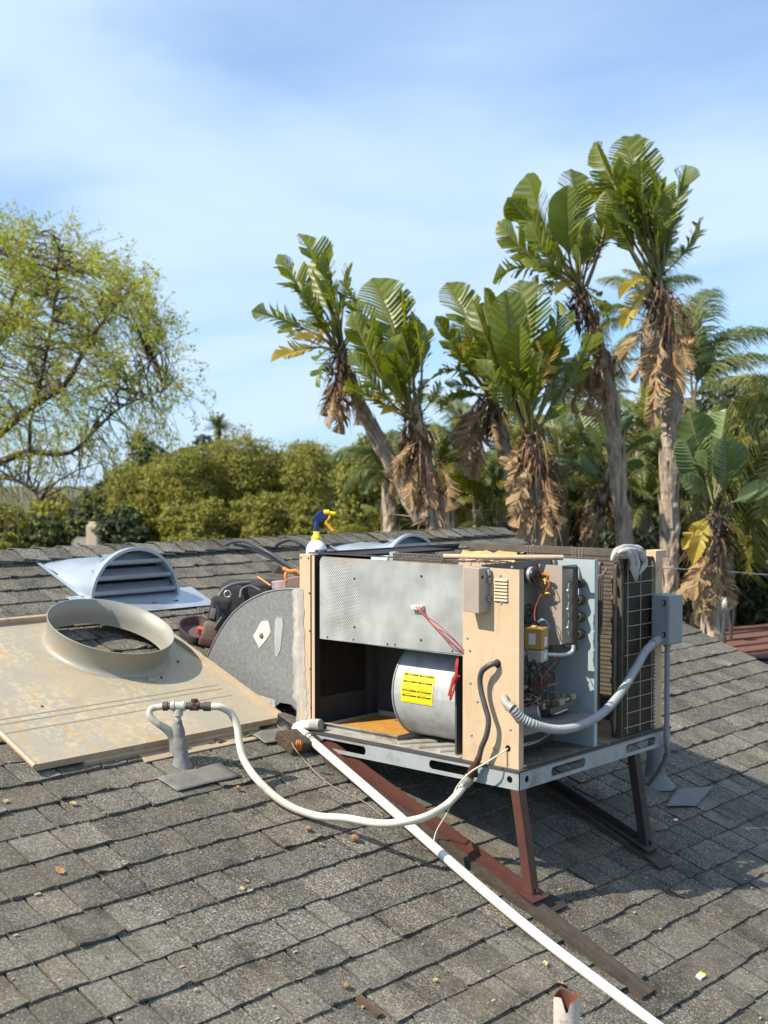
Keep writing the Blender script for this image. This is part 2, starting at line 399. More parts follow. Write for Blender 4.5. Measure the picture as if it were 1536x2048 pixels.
# ground
mb = MB(); mb.grid([[V((-900 + 60 * i, -900 + 60 * j, GZ)) for j in range(31)] for i in range(31)][::-1], False)
M_GR = surf('dry_lawn', (.05, .065, .02), (.11, .09, .05), .8, .95, dirt=(.16, .12, .07), dscale=.3, coord='Generated')
gnd = mb.build('ground', surf('dry_lawn_ground', (.05, .065, .02), (.12, .095, .05), .35, .95, coord='Object')); tag(gnd, kind='structure')
# ================================================================== the air conditioner
X0, X1, Y0, Y1, ZT, ZP, ZB = -2.735, -3.925, 3.787, 4.915, -.322, -1.092, -1.172
M_GALV = surf('galvanised_sheet', (.47, .48, .475), (.35, .36, .36), 18, .45, .15, dirt=(.27, .265, .245), dscale=7, dlo=.5, dhi=.7, bump=.04, bscale=40, rvar=.1)
M_GALD = surf('dull_galvanised', (.30, .33, .35), (.22, .24, .255), 9, .55, .2, dirt=(.16, .14, .11), dscale=4, damt=.6)
M_TAN = surf('tan_enamel', (.58, .435, .29), (.50, .365, .235), 5, .45, dirt=(.30, .205, .14), dscale=6, dlo=.53, dhi=.76, damt=.7, streak=((.38, .26, .17), 20, .52, .72, .65), spec=.3)
M_TANE = surf('tan_enamel_worn', (.60, .43, .27), (.5, .34, .21), 12, .6, dirt=(.22, .14, .09), dscale=7, damt=.7)
M_TAUPE = surf('taupe_enamel', (.36, .30, .245), (.31, .26, .215), 7, .5, dirt=(.2, .14, .1), dscale=6, damt=.4)
M_DARK = surf('dark_liner', (.010, .010, .011), (.022, .021, .02), 12, .85)
M_BLK = surf('black_plastic', (.012, .012, .013), (.02, .02, .02), 20, .4)
M_INS = surf('inner_sheet', (.09, .092, .09), (.055, .056, .055), 6, .6, .2, dirt=(.05, .045, .04), dscale=3)
M_FIN = surf('coil_fins', (.085, .068, .052), (.14, .115, .09), 18, .7, .2, dirt=(.03, .026, .022), dscale=6, stretch=(1, 1, 1))
M_COIL = surf('coil_black', (.035, .026, .019), (.06, .045, .032), 25, .6, .3)
M_COPP = surf('aged_copper', (.16, .12, .085), (.09, .07, .055), 15, .5, .5)
M_WIRE = surf('grid_wire', (.42, .36, .29), (.3, .25, .2), 30, .5, .4)
M_SIL = surf('bright_metal', (.62, .63, .63), (.5, .51, .51), 12, .3, .8)
M_ZINC = surf('zinc_fitting', (.52, .52, .5), (.4, .4, .385), 30, .4, .6)
M_BRONZE = surf('brown_fitting', (.12, .045, .03), (.075, .03, .022), 25, .5, .3)
M_PAN = surf('base_pan', (.44, .43, .38), (.3, .29, .25), 6, .6, .2, dirt=(.17, .12, .075), dscale=4, dlo=.48, dhi=.66, damt=.85)
M_PAND = surf('base_pan_dirty', (.2, .165, .12), (.13, .1, .07), 7, .8, dirt=(.05, .04, .03), dscale=5)
M_ORNG = surf('rusty_pan_floor', (.52, .27, .05), (.4, .18, .03), 18, .7, dirt=(.62, .42, .16), dscale=22, bump=.3, bscale=90)
M_RAIL = surf('base_rail', (.37, .40, .41), (.28, .305, .31), 7, .55, .15, dirt=(.2, .165, .12), dscale=6, dlo=.5, dhi=.7, damt=.7, streak=((.25, .2, .15), 12, .6, .75, .6))
M_LIP = surf('rail_lip', (.07, .065, .058), (.045, .04, .036), 15, .7)
M_BLUE = surf('blue_grey_partition', (.40, .46, .475), (.35, .41, .425), 4, .45, .15, dirt=(.25, .29, .3), dscale=4, damt=.4)
def wire_mat(n, c): return surf(n, c, tuple(x * .75 for x in c), 30, .45)
M_WR = wire_mat('red_wire', (.42, .05, .035)); M_WP = wire_mat('pink_wire', (.5, .25, .2)); M_WW = wire_mat('white_wire', (.6, .56, .48))
M_WK = wire_mat('black_wire', (.02, .02, .02)); M_WO = wire_mat('orange_wire', (.65, .17, .04)); M_WY = wire_mat('yellow_wire', (.75, .6, .08)); M_WBL = wire_mat('blue_wire', (.2, .3, .42))

AC = thing('rooftop_air_conditioner', 'opened tan and galvanised rooftop air conditioner on brown legs', 'air conditioner', (-3.33, 4.35, ZB))
# base rails with fork slots
def rail(name, o, eu, length, slots, holes):
    mb = MB(); h = ZP - .012 - ZB
    hl = [rrect(a, .016, b, .052, .015) for a, b in slots] + [circ(c, .036, .0135, 14) for c in holes]
    mb.plate([(0, 0), (length, 0), (length, h), (0, h)], hl, o, eu, (0, 0, 1), .003)
    en = V(eu).cross(V((0, 0, 1)))
    ob = mb.build(name, M_RAIL, AC); return ob
def xof(px): return onY(px, 1540, Y0).x
def yof(px): return onX(px, 1500, X0).y
fr = rail('base_rail', (X1, Y0 - .012, ZB), (1, 0, 0), X0 + .012 - X1, [(xof(648) - X1, xof(735) - X1), (xof(862) - X1, xof(960) - X1)], [xof(1023) - X1])
rr_ = rail('base_rail', (X0 + .012, Y0 - .012, ZB), (0, 1, 0), Y1 - Y0 + .012, [(yof(1098) - Y0 + .012, yof(1166) - Y0 + .012), (yof(1247) - Y0 + .012, yof(1306) - Y0 + .012)], [yof(1049) - Y0 + .012])
mb = MB(); mb.box((X1, Y1, ZB), (X0 + .009, Y1 + .003, ZP - .012)).box((X1 - .003, Y0 - .012, ZB), (X1 - .0005, Y1 + .003, ZP - .012)); mb.build('base_rail', M_RAIL, AC)
mb = MB()   # inward bottom flanges
mb.box((X1, Y0 - .009, ZB - .0005), (X0 + .01, Y0 + .035, ZB + .002)).box((X0 - .03, Y0 + .036, ZB - .0005), (X0 + .0088, Y1 - .001, ZB + .002)); mb.build('rail_flange', M_RAIL, AC)
mb = MB(); mb.box((X1 - .004, Y0 - .018, ZP - .0115), (X0 + .016, Y0 + .03, ZP - .004)).box((X0 - .03, Y0 + .0305, ZP - .0115), (X0 + .016, Y1 + .004, ZP - .004)); mb.build('rail_lip', M_LIP, AC)
# base pan with raised ribs
mb = MB(); mb.box((X1 + .004, Y0 + .004, ZP - .018), (-3.03, Y1 - .006, ZP - .003))
for i in range(3):
    a = V((-3.36 + i * .11, 3.80, ZP)); mb.obox(a + V((.03, .09, .0)), V((.55, .83, 0)).normalized(), V((-.83, .55, 0)).normalized(), (0, 0, 1), .085, .02, .008)
mb.build('base_pan', M_PAN, AC, .004)
mb = MB(); mb.box((-3.029, Y0 + .004, ZP - .018), (X0 - .002, Y1 - .006, ZP - .0028))
for i in range(3): mb.obox((-2.83 + .02 * i, 3.95 + .22 * i, ZP - .001), V((.9, .4, 0)).normalized(), V((-.4, .9, 0)).normalized(), (0, 0, 1), .07, .022, .006)
mb.build('base_pan', M_PAND, AC, .004)
# left corner post
zt = ZT - .004
mb = MB(); mb.box((X1, Y0, ZP - .003), (X1 + .068, Y0 + .055, zt)).box((X1 + .0745, Y0 + .002, ZP - .003), (X1 + .092, Y0 + .006, zt - .004)); mb.build('corner_post', M_TAN, AC, .002)
mb = MB(); mb.box((X1 + .0745, Y0 + .0065, ZP - .003), (X1 + .080, Y0 + .05, zt - .006)); mb.build('post_return', M_DARK, AC)
mb = MB(); mb.box((X1 + .0685, Y0 + .012, ZP - .002), (X1 + .074, Y0 + .05, zt - .002)); mb.build('post_seam', M_LIP, AC)
# upper access panel: embossed galvanised sheet
m, t, b = newmat('embossed_panel'); N = t.nodes.new; L = t.links.new
tcn = N('ShaderNodeTexCoord'); sx = N('ShaderNodeSeparateXYZ'); L(tcn.outputs['Object'], sx.inputs[0])
def tm(op, a, b_=None):
    q = N('ShaderNodeMath'); q.operation = op
    for i, v in enumerate((a, b_)):
        if v is None: continue
        if isinstance(v, (int, float)): q.inputs[i].default_value = v
        else: L(v, q.inputs[i])
    return q.outputs[0]
fx = tm('SINE', tm('MULTIPLY', sx.outputs[0], 2 * math.pi / .0118)); fz = tm('SINE', tm('MULTIPLY', sx.outputs[2], 2 * math.pi / .0118))
dots = tm('MAXIMUM', tm('MULTIPLY', fx, fz), 0)
nz = N('ShaderNodeTexNoise'); nz.inputs['Scale'].default_value = 5; nz.inputs['Detail'].default_value = 4; L(tcn.outputs['Object'], nz.inputs['Vector'])
dx = tm('SUBTRACT', tm('ABSOLUTE', tm('ADD', tm('ADD', sx.outputs[0], .26), tm('MULTIPLY', sx.outputs[2], .55))), .055)
msk = N('ShaderNodeMapRange'); msk.interpolation_type = 'SMOOTHSTEP'; msk.inputs[1].default_value = .06; msk.inputs[2].default_value = -.04; L(tm('ADD', dx, tm('MULTIPLY', tm('SUBTRACT', nz.outputs[0], .5), .75)), msk.inputs[0])
hgt = tm('MULTIPLY', dots, msk.outputs[0])
n1 = N('ShaderNodeTexNoise'); n1.inputs['Scale'].default_value = 7; n1.inputs['Detail'].default_value = 6; L(tcn.outputs['Object'], n1.inputs['Vector'])
r1 = N('ShaderNodeValToRGB'); r1.color_ramp.elements[0].color = (.30, .315, .305, 1); r1.color_ramp.elements[1].color = (.45, .465, .45, 1); r1.color_ramp.elements[0].position = .38; r1.color_ramp.elements[1].position = .66; L(n1.outputs[0], r1.inputs[0])
n2 = N('ShaderNodeTexNoise'); n2.inputs['Scale'].default_value = 9; n2.inputs['Detail'].default_value = 7; n2.inputs['Roughness'].default_value = .7; mp2 = N('ShaderNodeMapping'); mp2.inputs['Location'].default_value = (4, 2, 7); L(tcn.outputs['Object'], mp2.inputs[0]); L(mp2.outputs[0], n2.inputs['Vector'])
edge = N('ShaderNodeMapRange'); edge.inputs[1].default_value = .13; edge.inputs[2].default_value = .19; L(sx.outputs[2], edge.inputs[0])
r2 = N('ShaderNodeMapRange'); r2.inputs[1].default_value = .46; r2.inputs[2].default_value = .62; r2.inputs[4].default_value = .85; L(n2.outputs[0], r2.inputs[0])
rx = N('ShaderNodeMix'); rx.data_type = 'RGBA'; rx.inputs[7].default_value = (.36, .22, .11, 1); L(tm('MULTIPLY', r2.outputs[0], edge.outputs[0]), rx.inputs[0]); L(r1.outputs[0], rx.inputs[6])
L(rx.outputs[2], b.inputs['Base Color']); b.inputs['Metallic'].default_value = .22; b.inputs['Roughness'].default_value = .45
bp = N('ShaderNodeBump'); bp.inputs['Strength'].default_value = 1.0; bp.inputs['Distance'].default_value = .0025; L(hgt, bp.inputs['Height']); L(bp.outputs[0], b.inputs['Normal'])
M_EMB = m
pL, pR = onY(639.5, 1115, Y0 + .008).x, onY(926, 1125, Y0).x
zb_l = onY(640, 1277, Y0 + .01).z; zb_r = onY(924, 1309, Y0 + .01).z
mb = MB(); mb.plate([(pL, zb_l), (pR - .002, zb_r), (pR - .002, ZT - .012), (pL + .016, ZT - .01), (pL, ZT - .03)], [], (0, Y0 + .008, 0), (1, 0, 0), (0, 0, 1), .002)
mb.box((pL + .005, Y0 + .0105, zb_l - .001), (pR - .004, Y0 + .03, zb_l + .0015))
panel = mb.build('access_panel', M_EMB, AC)
def screws(parent, pts, ax, r=.005, mat=None, name='screw'):
    mb = MB(); mb.lathe((0, 0, 0), ax, [(0, .003), (r * .8, .0028), (r, .0012), (r, -.003)], 8); me = mb.mesh(name, mat or M_GALD)
    for p in pts:
        o = bpy.data.objects.new(name, me); COL.objects.link(o); place(o, p, parent)
screws(panel, [onY(x, y, Y0 + .008) for x, y in ((709, 1157), (843, 1152), (709, 1254), (842, 1280))], (0, -1, 0), .0055, M_BLK)
screws(AC, [onY(x, y, Y0 + .0) for x, y in ((602, 1115), (617, 1116), (619, 1186), (620, 1262), (621, 1338), (622, 1414), (608, 1450))], (0, -1, 0), .0045, M_BRONZE)
screws(panel, [onY(x, y, Y0 + .008) for x, y in ((655, 1274), (707, 1279), (775, 1288), (790, 1289), (905, 1302))], (0, -1, 0), .0042, M_BLK)
# terminal block + lead wires on the panel
tb = MB(); c = onY(836, 1215, Y0); tb.box((c.x - .03, Y0 - .012, c.z - .009), (c.x + .03, Y0 + .0075, c.z + .009))
tbo = tb.build('terminal_block', surf('pale_plastic', (.6, .57, .52), (.45, .42, .38), 60, .5), AC, .002)
def wires(name, parent, mat, lists, r=.0018, n=6):
    for pts in lists: mb = MB(); mb.tube(spline(pts, 7), r, n); o = mb.build(name, mat, parent)
    return o
def fy(pts, off): return [onY(x, y, Y0 - o_) for (x, y), o_ in zip(pts, off)]
wires('lead_wire', AC, M_WR, [fy([(832, 1214), (840, 1222), (868, 1253), (895, 1283), (925, 1302)], (.014, .03, .03, .02, .005)),
                              fy([(838, 1213), (846, 1228), (875, 1248), (905, 1275), (926, 1299)], (.014, .035, .025, .02, .005)),
                              fy([(842, 1216), (852, 1235), (880, 1262), (926, 1306)], (.014, .02, .03, .004))], .0021)
# tan service panel at the near corner
hl = [circ(onY(995, 1327, Y0).x, onY(995, 1327, Y0).z, .014, 14), circ(onY(1016, 1497, Y0).x, onY(1016, 1497, Y0).z, .013, 14)]
zl = [onY(1002, y, Y0).z for y in (1163, 1170, 1176.5, 1183, 1190, 1196.5, 1203)]
lx0, lx1 = onY(989, 1180, Y0).x, onY(1017, 1180, Y0).x
for z in zl: hl.append([(lx0, z - .0035), (lx1, z - .0035), (lx1, z + .002), (lx0, z + .002)])
mb = MB(); mb.plate([(pR, ZP - .004), (X0, ZP - .004), (X0, ZT - .016), (pR, ZT - .013)], hl, (0, Y0, 0), (1, 0, 0), (0, 0, 1), .002)
mb.box((X0 - .0022, Y0 + .0022, ZP - .004), (X0 - .0002, Y0 + .03, ZT - .016)); mb.box((pR, Y0 + .0022, ZP - .004), (pR + .002, Y0 + .03, ZT - .02))
sp_panel = mb.build('service_panel', M_TAN, AC)
for z in zl:
    lou = MB()
    rows = []
    for k, (yo, zo) in enumerate(((0, .0105), (-.004, .008), (-.0065, .004), (-.0065, .0015))): rows.append([(lx0 + (.002 if k else -.001), Y0 - .0006 + yo, z + zo)] + [(lx0 + (lx1 - lx0) * q / 4, Y0 - .0006 + yo, z + zo) for q in range(1, 4)] + [(lx1 - (.002 if k else -.001), Y0 - .0006 + yo, z + zo)])
    lou.grid(rows[::-1], True); lou.build('louvre', M_TAN, sp_panel)
screws(sp_panel, [onY(x, y, Y0) for x, y in ((935, 1276), (940, 1301), (941, 1366), (955, 1403), (943, 1470), (939, 1522), (1021, 1459), (1016, 1536), (1031, 1539), (1001, 1151), (1003, 1207), (1024, 1135))], (0, -1, 0), .0058)
mb = MB(); mb.lathe((onY(990, 1494, Y0).x, Y0 - .001, onY(990, 1494, Y0).z), (0, -1, 0), [(0, .0015), (.013, .0015), (.0135, -.001)], 20); mb.build('knockout', M_TAN, sp_panel)
for px, py, rr in ((995, 1327, .017),):
    c = onY(px, py, Y0); mb = MB(); mb.lathe((c.x, Y0, c.z), (0, -1, 0), [(.011, -.004), (.011, .004), (rr - .002, .005), (rr, .001), (rr, -.002)], 18); mb.build('grommet', M_BLK, sp_panel)
# capacitor cover box
mb = MB(); bx = (-2.953, -2.876, 3.722, Y0 - .001, -.509, -.333)
mb.hexa([(bx[0], bx[2], bx[4] + .004), (bx[1], bx[2], bx[4]), (bx[1] + .002, bx[3], bx[4] + .006), (bx[0], bx[3], bx[4] + .008), (bx[0], bx[2], bx[5]), (bx[1], bx[2], bx[5] - .004), (bx[1] + .002, bx[3], bx[5] - .002), (bx[0], bx[3], bx[5])])
cvb = mb.build('cover_box', M_TAUPE, AC, .0025)
mb = MB(); mb.lathe((bx[1] + .0005, 3.742, -.37), (1, 0, 0), [(0, .001), (.0065, .001), (.0065, -.002)], 12); mb.build('knockout', M_DARK, cvb)
for z in (-.355, -.385, -.455): mb = MB(); mb.obox((bx[1] + .008, Y0 - .012, z), (1, 0, 0), (0, 1, 0), (0, 0, 1), .006, .008, .011); mb.build('latch', M_GALD, cvb, .002)
# blower housing
BC = V((0, 4.035, -.887)); BR = .2; bx0, bx1 = -3.415, -3.075
def drum(a): return BC.y - BR * math.cos(a), BC.z + BR * math.sin(a)
mb = MB(); rows = []
for k in range(49):
    a = 2 * math.pi * k / 48; rad = BR + .002 * max(0, math.sin(a))
    yy, zz_ = BC.y - rad * math.cos(a), BC.z + rad * math.sin(a); rows.append([(x, yy, zz_) for x in (bx0, -3.32, -3.2, bx1)])
mb.grid(rows[::-1])
mb.add([r[0] for r in rows[:-1]], [tuple(range(48))])
ring = [r[3] for r in rows[:-1]]; inner = [(bx1, BC.y + (p[1] - BC.y) * .66, BC.z + (p[2] - BC.z) * .66) for p in ring]; inner2 = [(bx1 - .03, p[1], p[2]) for p in inner]
mb.add(ring + inner, [(k, 48 + k, 48 + (k + 1) % 48, (k + 1) % 48) for k in range(48)]); mb.add(inner + inner2, [(k, 48 + k, 48 + (k + 1) % 48, (k + 1) % 48) for k in range(48)], True)
blo = mb.build('blower_housing', M_GALV, AC)
mb = MB(); mb.add(inner2, [tuple(range(47, -1, -1))]); mb.lathe((bx1 - .028, BC.y, BC.z), (1, 0, 0), [(.05, 0), (.05, .02), (.02, .022), (0, .022)], 16); mb.build('blower_wheel', M_DARK, blo)
for x in (bx0, bx1): mb = MB(); mb.lathe((x, BC.y, BC.z), (1, 0, 0), [(BR + .0005, -.002), (BR + .006, -.002), (BR + .006, .002), (BR + .0005, .002)], 48, closed=True); mb.build('rim_flange', M_GALV, blo)
# warning label wrapped on the drum
def text_geo(body, size):
    cu = bpy.data.curves.new('t', 'FONT'); cu.body = body; cu.size = size; ob = bpy.data.objects.new('t', cu); COL.objects.link(ob)
    dg = bpy.context.evaluated_depsgraph_get(); dg.update(); me = ob.evaluated_get(dg).to_mesh()
    vs = [(v.co.x, v.co.y) for v in me.vertices]; fs = [tuple(p.vertices) for p in me.polygons]
    bpy.data.objects.remove(ob); bpy.data.curves.remove(cu); return vs, fs
def drum_hit(x, y):   # where a sight line meets the drum
    d = ray(x, y); a_ = d.y ** 2 + d.z ** 2; b_ = -2 * (d.y * BC.y + d.z * BC.z); c_ = BC.y ** 2 + BC.z ** 2 - BR ** 2
    return d * ((-b_ - math.sqrt(b_ * b_ - 4 * a_ * c_)) / (2 * a_))
h0, h1 = drum_hit(809, 1344), drum_hit(866, 1412)
def ang(p): return math.atan2(p.z - BC.z, BC.y - p.y)
la0, la1 = ang(h1), ang(h0); lx_0, lx_1 = h0.x, h1.x
def onlab(u, v, off):   # u,v in 0..1
    a = la0 + (la1 - la0) * v; rad = BR + .0022 + off; return (lx_0 + (lx_1 - lx_0) * u, BC.y - rad * math.cos(a), BC.z + rad * math.sin(a))
M_YEL = surf('yellow_label', (.86, .72, .01), (.82, .66, .01), 30, .45); M_PRN = surf('label_print', (.06, .045, .01), (.05, .04, .01), 5, .6)
mb = MB(); mb.grid([[onlab(u / 3, v / 10, 0) for u in range(4)] for v in range(11)], True); lab = mb.build('warning_label', M_YEL, blo)
mb = MB()
def lq(u0, v0, u1, v1, off=.0006): mb.add([onlab(u0, v0, off), onlab(u1, v0, off), onlab(u1, v1, off), onlab(u0, v1, off)], [(0, 1, 2, 3)])
for v0, v1 in ((.9, .97), (.67, .73), (.37, .43), (.205, .26)):
    lq(.04, v0, .49, v1); lq(.515, v0, .96, v1)
rl = random.Random(3)
for v in (.86, .82, .78, .63, .585, .54, .495, .455, .33, .29):
    for u0 in (.05, .53):
        u = u0; end = u0 + rl.uniform(.25, .41)
        while u < end: w_ = rl.uniform(.02, .06); lq(u, v - .008, min(u + w_, end), v + .008); u += w_ + .012
lq(.505, .03, .51, .95); lq(.03, .03, .97, .036)
mb.build('print', M_PRN, lab)
mb = MB(); lw = abs(lx_1 - lx_0); lh = BR * (la1 - la0)
for s_, u, v, sz in (('WARNING', .14, .912, .0075), ('WARNING', .60, .912, .0075), ('ACTION', .15, .68, .0068), ('ACTION', .64, .68, .0068), ('LUBRICATION', .08, .38, .0062), ('LUBRICATION', .55, .38, .0062), ('ROTATION', .14, .213, .006), ('ROTATION', .62, .213, .006)):
    vs, fs = text_geo(s_, sz); mb.add([onlab(u + x / lw, v + y / lh, .0012) for x, y in vs], fs)
mb.build('lettering', M_YEL, lab)
# red wire bundle hanging by the blower
rw = random.Random(5); ls = []
for k in range(7):
    j = lambda s=2.5: rw.uniform(-s, s)
    ls.append([onY(917 + j(), 1308 + j(), Y0 + .03), onY(914 + j(3), 1330 + j(), Y0 + .02), onY(912 + j(), 1350, Y0 + .02), onY(903 + j(3), 1372 + j(3), Y0 + .015), onY(900 + j(4), 1395 + j(6), Y0 + .012), onY(905 + j(4), 1380 + j(4), Y0 + .01), onY(911 + j(), 1352, Y0 + .015)])
wires('wire_bundle', AC, M_WR, ls, .0022)
mb = MB(); mb.tube([onY(908, 1362, Y0 + .014), onY(915, 1350, Y0 + .016)], .013, 10); mb.build('wire_connector', M_WR, AC)
# inner walls of the blower bay
mb = MB(); mb.box((X1 + .004, Y0 + .056, ZP - .002), (X1 + .012, 4.24, ZT - .02)); mb.build('inner_wall', M_DARK, AC)
mb = MB(); mb.box((X1 + .0125, 4.24, ZP - .002), (-2.94, 4.246, ZT - .05)); mb.build('inner_wall', M_INS, AC)
mb = MB(); mb.box((X1 + .0125, 4.20, ZP), (X1 + .05, 4.2395, ZT - .06)); mb.build('inner_post', M_INS, AC)
mb = MB(); mb.box((X1 + .0125, 3.86, ZP), (X1 + .02, 4.1995, ZP + .12)); mb.build('inner_ledge', M_INS, AC)
mb = MB(); mb.box((-3.07, Y0 + .032, ZP), (-3.062, 4.239, ZT - .03)); mb.build('bay_divider', M_INS, AC)
mb = MB(); mb.box((X1 + .02, Y0 + .06, -.70), (-3.075, 4.235, -.694)); mb.build('bay_ceiling', M_DARK, AC)
# drain pan with rusty floor
mb = MB(); a, b_, c_, d_ = -3.815, -3.40, 3.845, 4.19; z0, z1 = ZP - .0025, ZP + .024
mb.box((a, c_, z0), (b_, c_ + .006, z1)).box((a, d_ - .006, z0), (b_, d_, z1 + .01)).box((a, c_ + .0062, z0), (a + .006, d_ - .0062, z1)).box((b_ - .006, c_ + .0062, z0), (b_, d_ - .0062, z1)).box((a - .015, c_ - .012, z1 - .002), (b_ + .01, c_ - .0005, z1 + .001))
mb.build('drain_pan', M_PAN, AC); mb = MB(); mb.box((a + .007, c_ + .007, z0), (b_ - .007, d_ - .007, z0 + .014)); mb.build('drain_pan_floor', M_ORNG, AC)
# ---------------- open top
mb = MB(); mb.box((X1 + .02, Y0 + .2, ZT - .016), (-3.70, 4.6, ZT - .006)).box((X1 - .001, Y0 + .056, ZT - .03), (X1 + .003, Y1 - .01, ZT - .0)); mb.build('top_liner', M_DARK, AC)
mb = MB(); mb.box((X1 + .004, Y0 + .0565, ZT - .012), (X1 + .018, Y1 - .02, ZT + .001)).box((X1, Y0 + .055, ZT - .003), (-3.0, Y0 + .068, ZT + .0015)); mb.build('top_edge', M_LIP, AC)
mb = MB(); mb.box((X1 + .02, Y0 + .069, ZT - .046), (-3.74, Y0 + .199, ZT - .0365)); mb.build('top_ledge', M_INS, AC)
mb = MB(); mb.box((-3.69, 4.12, ZT - .10), (-3.655, 4.15, ZT + .0)); mb.build('coil_end_plate', M_GALV, AC)
mb = MB(); mb.box((-3.65, 4.10, ZT - .3), (-3.20, 4.16, ZT - .003)); ev = mb.build('evaporator_coil', M_COIL, AC)
mb = MB()
for i in range(56): x = -3.648 + i * .008; mb.box((x, 4.096, ZT - .06), (x + .0025, 4.0995, ZT - .001))
for j in range(5): z = ZT - .004 - j * .011; mb.box((-3.65, 4.0952, z), (-3.20, 4.0958, z + .0018))
o = mb.build('coil_fin', surf('dusty_fin', (.34, .29, .22), (.12, .1, .08), 90, .7), ev); o['kind'] = 'stuff'
M_FOAM = surf('yellow_insulation', (.55, .36, .13), (.4, .25, .09), 22, .95, dirt=(.2, .13, .08), dscale=9, bump=.6, bscale=60)
mb = MB(); rows = []
ri = random.Random(9)
for i in range(9): rows.append([(-3.33 + .036 * i + ri.uniform(-.006, .006), 4.17 + .03 * j, ZT + .006 + ri.uniform(0, .016) - (.03 if j in (0, 4) else 0)) for j in range(5)])
mb.grid(rows[::-1]); mb.build('insulation', M_FOAM, AC)
mb = MB(); mb.tube([(-3.30, 4.03, ZT + .0), (-3.1, 4.06, ZT + .004), (-2.95, 4.12, ZT + .006), (-2.85, 4.25, ZT + .004)], .011, 8); mb.build('suction_line', surf('tan_pipe_wrap', (.55, .4, .27), (.45, .31, .2), 20, .8), AC)
mb = MB(); mb.box((-3.19, 3.99, ZT - .05), (-2.94, 4.02, ZT - .004)); mb.build('crossbar', M_TANE, AC)
mb = MB()
for k in range(16):
    a = V((-3.15 + rw.uniform(-.05, .05) + k * .012, 3.85 + rw.uniform(0, .1), ZT - .006)); mb.tube(spline([a, a + V((rw.uniform(-.05, .05), rw.uniform(0, .06), rw.uniform(-.004, .012))), a + V((rw.uniform(-.08, .1), rw.uniform(.02, .12), -.004))], 4), .002, 4)
o = mb.build('wire_scraps', surf('brown_wire', (.26, .17, .11), (.15, .09, .06), 30, .7), AC); o['kind'] = 'stuff'
# ---------------- burner bay behind the service panel
WX = -2.935
mb = MB(); mb.box((WX - .006, Y0 + .032, ZP - .002), (WX, 4.31, ZT - .008)); mb.build('heat_wall', surf('grey_heat_wall', (.17, .165, .16), (.10, .098, .095), 6, .5, .2, dirt=(.09, .07, .06), dscale=5), AC)
mb = MB(); mb.box((WX, 4.295, ZT - .05), (WX + .012, 4.31, ZT - .006)); mb.build('wall_edge', M_GALD, AC)
mb = MB(); mb.plate([(-2.934, ZP - .002), (X0 - .002, ZP - .002), (X0 - .002, ZT - .004), (-2.934, ZT - .004)], [], (0, 4.312, 0), (1, 0, 0), (0, 0, 1), .003); mb.box((X0 - .012, 4.3155, ZP - .002), (X0 - .0015, 4.335, ZT - .004)); mb.build('partition', M_BLUE, AC)
for (px, py, rad, ln) in ((1063, 1150, .032, .04), (1057, 1228, .044, .02)):
    c = onX(px, py, WX + .02); mb = MB(); mb.lathe((WX, c.y, c.z), (1, 0, 0), [(rad * .95, 0), (rad, .004), (rad, ln), (rad * .85, ln + .006), (rad * .5, ln + .007), (rad * .45, ln + .002), (rad * .2, ln + .002), (rad * .18, ln + .012), (0, ln + .012)], 24); mo = mb.build('vent_motor', M_BLK, AC)
    mb = MB(); mb.lathe((WX, c.y, c.z), (1, 0, 0), [(rad + .001, ln * .35), (rad + .002, ln * .35), (rad + .002, ln * .8), (rad + .001, ln * .8)], 24, closed=True); mb.build('motor_band', M_ZINC, mo)
q = [onY(1075, 1132, 4.19), onY(1081, 1168, 4.19), onY(1119, 1286, 4.19), onY(1124, 1128, 4.19)]
mb = MB(); xs0, xs1 = -2.934, onY(1124, 1200, 4.19).x; zt_ = onY(1100, 1130, 4.19).z; zb_ = onY(1120, 1288, 4.19).z
mb.plate([(xs0, zt_ - .11), (xs0 + .004, zb_ - .02), (xs1, zb_), (xs1, zt_), (xs0, zt_ + .002)], [], (0, 4.19, 0), (1, 0, 0), (0, 0, 1), .002); mb.box((xs1 - .003, 4.1925, zb_), (xs1 - .0005, 4.30, zt_)); bsh = mb.build('burner_shield', M_TAUPE, AC)
FRX = onY(1151, 1200, 4.19).x
mb = MB(); bz = zt_
mb.box((xs1 + .0, 4.2, bz - .012), (FRX - .002, 4.215, bz - .001)).box((FRX - .014, 4.19, zb_ - .02), (FRX, 4.21, bz)).box((xs1, 4.20, zb_ - .02), (FRX - .001, 4.215, zb_ - .004)); mb.build('burner_frame', M_BLK, AC, .002)
for k in range(4):
    mb = MB(); z = bz - .075 - k * .07; mb.lathe((xs1 + .022, 4.27, z), (0, -1, 0), [(.02, -.03), (.022, 0), (.019, .004), (.011, .004), (.01, -.01), (0, -.01)], 16); mb.build('burner_tube', M_COIL, AC)
for k in range(3):
    z = bz - .10 - k * .075; mb = MB(); mb.tube([(xs1 + .03, 4.195, z + .03), (xs1 + .028, 4.19, z), (xs1 + .03, 4.195, z - .03)], .0028, 6); mb.lathe((xs1 + .029, 4.186, z), (0, -1, 0), [(.006, -.006), (.007, 0), (.004, .004), (0, .004)], 10); mb.build('burner_orifice', M_ZINC, AC)
mb = MB(); mb.tube(spline([(FRX - .008, 4.19, zb_ + .0), (FRX - .01, 4.18, zb_ - .025), (FRX - .03, 4.15, zb_ - .036), (FRX - .075, 4.10, zb_ - .034)], 6), .0085, 10); mb.build('gas_manifold', M_ZINC, AC)
M_VALV = surf('tan_valve_plastic', (.44, .27, .07), (.36, .21, .05), 14, .45)
gv = V((-2.83, 4.035, 0)); zc = onY(1085, 1280, 4.0).z
